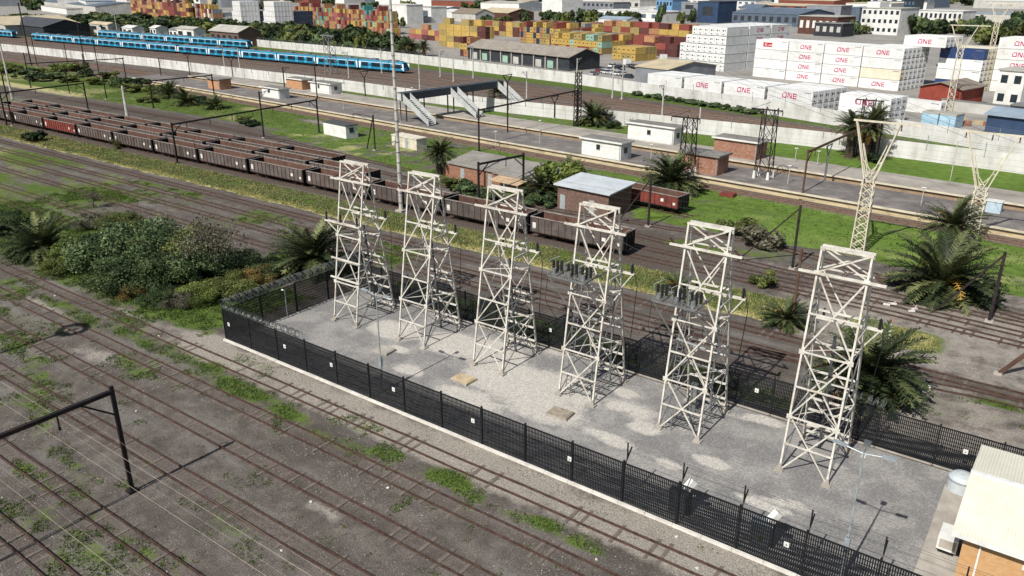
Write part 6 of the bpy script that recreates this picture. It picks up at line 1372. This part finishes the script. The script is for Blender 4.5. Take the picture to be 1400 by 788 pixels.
# parked cars, trucks and the reach stacker in the container yards
CARP = {c: mat('car '+c, *v, 1, .3, spec=.5) for c, v in {'white': ('#d9d9d6', '#cbcbc8'), 'silver': ('#9da1a4', '#8e9295'), 'black': ('#1f2123', '#191b1c'), 'red': ('#8a2a26', '#7a2420'), 'blue': ('#33517a', '#2b456a')}.items()}
def car(label, x, y, rz, color, truck=False, name='parked_car'):
    t = thing(name, label, 'truck' if truck else 'car', (x, y, 0), rz, 'parked vehicles'); b = MB(); P = CARP[color]
    if truck:
        b.box(1.6, 3.6, -1.15, 1.15, .7, 2.9); b.build('cab', P, t); MB().box(-5, 1.4, -1.2, 1.2, 1.1, 1.35).build('flatbed', WALLS['dark'], t); MB().box(3.55, 3.65, -1, 1, 1.9, 2.7).build('windscreen', GLS, t); wx = (2.8, -2.6, -4)
    else:
        b.add([(-2.1, -.85, .35), (2.1, -.85, .35), (2.1, .85, .35), (-2.1, .85, .35), (-2.1, -.85, .85), (2.1, -.85, .75), (2.1, .85, .75), (-2.1, .85, .85)], [(0, 3, 2, 1), (4, 5, 6, 7), (0, 1, 5, 4), (1, 2, 6, 5), (2, 3, 7, 6), (3, 0, 4, 7)]); b.add([(-1.7, -.8, .84), (1.1, -.8, .8), (1.1, .8, .8), (-1.7, .8, .84), (-1.3, -.65, 1.42), (.4, -.65, 1.42), (.4, .65, 1.42), (-1.3, .65, 1.42)], [(4, 5, 6, 7)]); bd = b.build('body', P, t)
        b = MB(); b.add([(-1.7, -.8, .84), (1.1, -.8, .8), (1.1, .8, .8), (-1.7, .8, .84), (-1.3, -.65, 1.415), (.4, -.65, 1.415), (.4, .65, 1.415), (-1.3, .65, 1.415)], [(0, 1, 5, 4), (1, 2, 6, 5), (2, 3, 7, 6), (3, 0, 4, 7)]); b.build('window', GLS, t); wx = (1.35, -1.35)
    for xx in wx:
        for s in (-1, 1): MB().tube((xx, s*(1.0 if truck else .72), .34 if not truck else .5), (xx, s*(1.2 if truck else .88), .34 if not truck else .5), .34 if not truck else .5, n=12).build('wheel', BLK, t)
    return t
x, y = G(862, 93); car('white cabbed lorry parked beside the yellow containers', x, y, 2.6, 'white', True, 'parked_truck'); x, y = G(910, 86); car('white cabbed lorry parked at the foot of the stepped stack', x, y, 2.4, 'white', True, 'parked_truck')
x, y = G(1364, 166); car('white pickup at the right edge above the blue shed', x, y, .3, 'white')
for i, (px, py, c) in enumerate(((838, 92, 'white'), (847, 94, 'black'), (833, 97, 'silver'), (828, 101, 'white'), (858, 107, 'black'), (842, 103, 'white'), (820, 100, 'red'), (812, 103, 'silver'), (768, 94, 'white'), (850, 99, 'silver'))):
    x, y = G(px, py); car('%s car parked between long shed and grey store shed, %s one' % (c, ORD[i]), x, y, r2.uniform(0, 3), c)
for i in range(24):
    px = 1010+(i % 12)*20+r2.uniform(-4, 4); py = 13.0+(i//12)*3.0; x, y = G(px, py); car('%s car in the far car park, %s row, %s from the left' % (('white', 'silver', 'white', 'blue')[i % 4], 'front' if i > 11 else 'back', ORD[i % 12]), x, y, YA+PI/2, ('white', 'silver', 'white', 'blue')[i % 4])
x, y = G(1322, 122); t = thing('reach_stacker', 'dark boomed reach stacker working before the blue and white stack', 'reach stacker', (x, y, 0), YA+PI); TEAL = mat('teal machine', '#2f6f78', '#285f67', 1, .5)
MB().box(-3.5, 3.0, -1.8, 1.8, .9, 2.4).build('chassis', TEAL, t); MB().box(-1.2, .6, -.6, .6, 2.4, 4.2).build('cab', GLS, t); bm = MB().bar((-3.2, 0, 3.4), (8.2, 0, 9.4), .8, .9).build('boom', BLK, t)
b = MB(); b.bar((8.2, 0, 9.4), (8.6, 0, 6.4), .5); b.bar((8.5, -3, 6.3), (8.5, 3, 6.3), .5, .5); b.build('spreader', BLK, bm)
for xx in (-2.4, 2.2):
    for s in (-1, 1): MB().tube((xx, s*1.3, .85), (xx, s*2.0, .85), .85, n=14).build('wheel', BLK, t)
x, y = G(1312, 171); 
for i in range(7):
    b = MB(); r3 = random.Random(i); b.prism([(1.6*r3.uniform(.5, 1.2)*math.cos(j*PI/3.5), 1.3*r3.uniform(.5, 1.2)*math.sin(j*PI/3.5)) for j in range(7)], 0, r3.uniform(.5, 1.4)); tag(b.build('scrap_heap', mat('rusty scrap', '#8a5a44', '#6b4636', 1.5, .9, dirt='#a59a8a') if i % 2 else WALLS['tan'], None, (x+i*2.4-6, y+r3.uniform(-1, 4), 0)), '%s heap in the yard behind the far wall, %s from the left' % ('rusty scrap' if i % 2 else 'tan rubble', ORD[i]), 'scrap heap', 'heaps behind the far wall')
# ---------------------------------------------------------------- thin overhead lines of the yards and the station
LINE = mat('dark overhead line', '#3a3937', '#55534f', 3, .5, .4)
def line(label, p, q, z0, z1, spans, sag, r=.013):
    p = np.array(p, float); q = np.array(q, float); pts = []
    for i in range(spans*6+1):
        f = i/(spans*6); g = (i % 6)/6; a = p+(q-p)*f; pts.append((a[0], a[1], z0+(z1-z0)*f-sag*4*g*(1-g)))
    b = MB(); b.path(pts, r, 3); tag(b.build('overhead_line', LINE), label, 'overhead wire', 'thin overhead lines')
line('thin line strung along the near row of ore wagons', (-260, 79), (-40, 79), 6.0, 6.0, 4, .4)
line('thin line strung over the middle row of ore wagons', (-260, 83.2), (-30, 82), 6.0, 6.0, 4, .4)
line('thin line strung over the far row of ore wagons', (-260, 87.6), (-20, 85), 6.0, 6.0, 4, .4)
line('thin line above the track in front of the near platform', (-300, p1y(-300)-1.9), (30, p1y(30)-1.9), 6.2, 6.2, 6, .5)
line('thin line above the trench between the platforms', (-300, p1y(-300)+12.6), (30, p1y(30)+12.6), 6.2, 6.2, 6, .5)
for k_, (fr, y0) in enumerate(((.29, 180), (.47, 192), (.63, 204.3))):
    pts = yardtrack(fr, y0); line('thin line above the running lines between the white walls, %s from the front' % ORD[k_], pts[12], pts[30], 6.4, 6.4, 5, .4, .02)
x1, y1 = G(1172, 346); x2, y2 = G(1325, 336)
for k_, dz in enumerate((-2.4, 0, 2.6)): line('long sagging conductor from the nearest forked tower, %s of three' % ORD[k_], (x1+dz, y1), (x1-150+dz, y1+210), HT((x1, y1), 167)-.8, 20, 1, 3.5, .02); line('long sagging conductor from the forked tower at right, %s of three' % ORD[k_], (x2+dz, y2), (x2-120+dz, y2+215), HT((x2, y2), 183)-.8, 20, 1, 3.5, .02)
for k_, (tx, kd) in enumerate(((-52.85, 0), (-44.85, 0), (-36.35, 0), (-27.8, 0), (-19.35, 0))): line('slack conductor between tower tops, %s span from the left' % ORD[k_], (tx+1.75, 47.6), (tx+6.8, 47.6), 13.1, 13.1, 1, .7, .016)
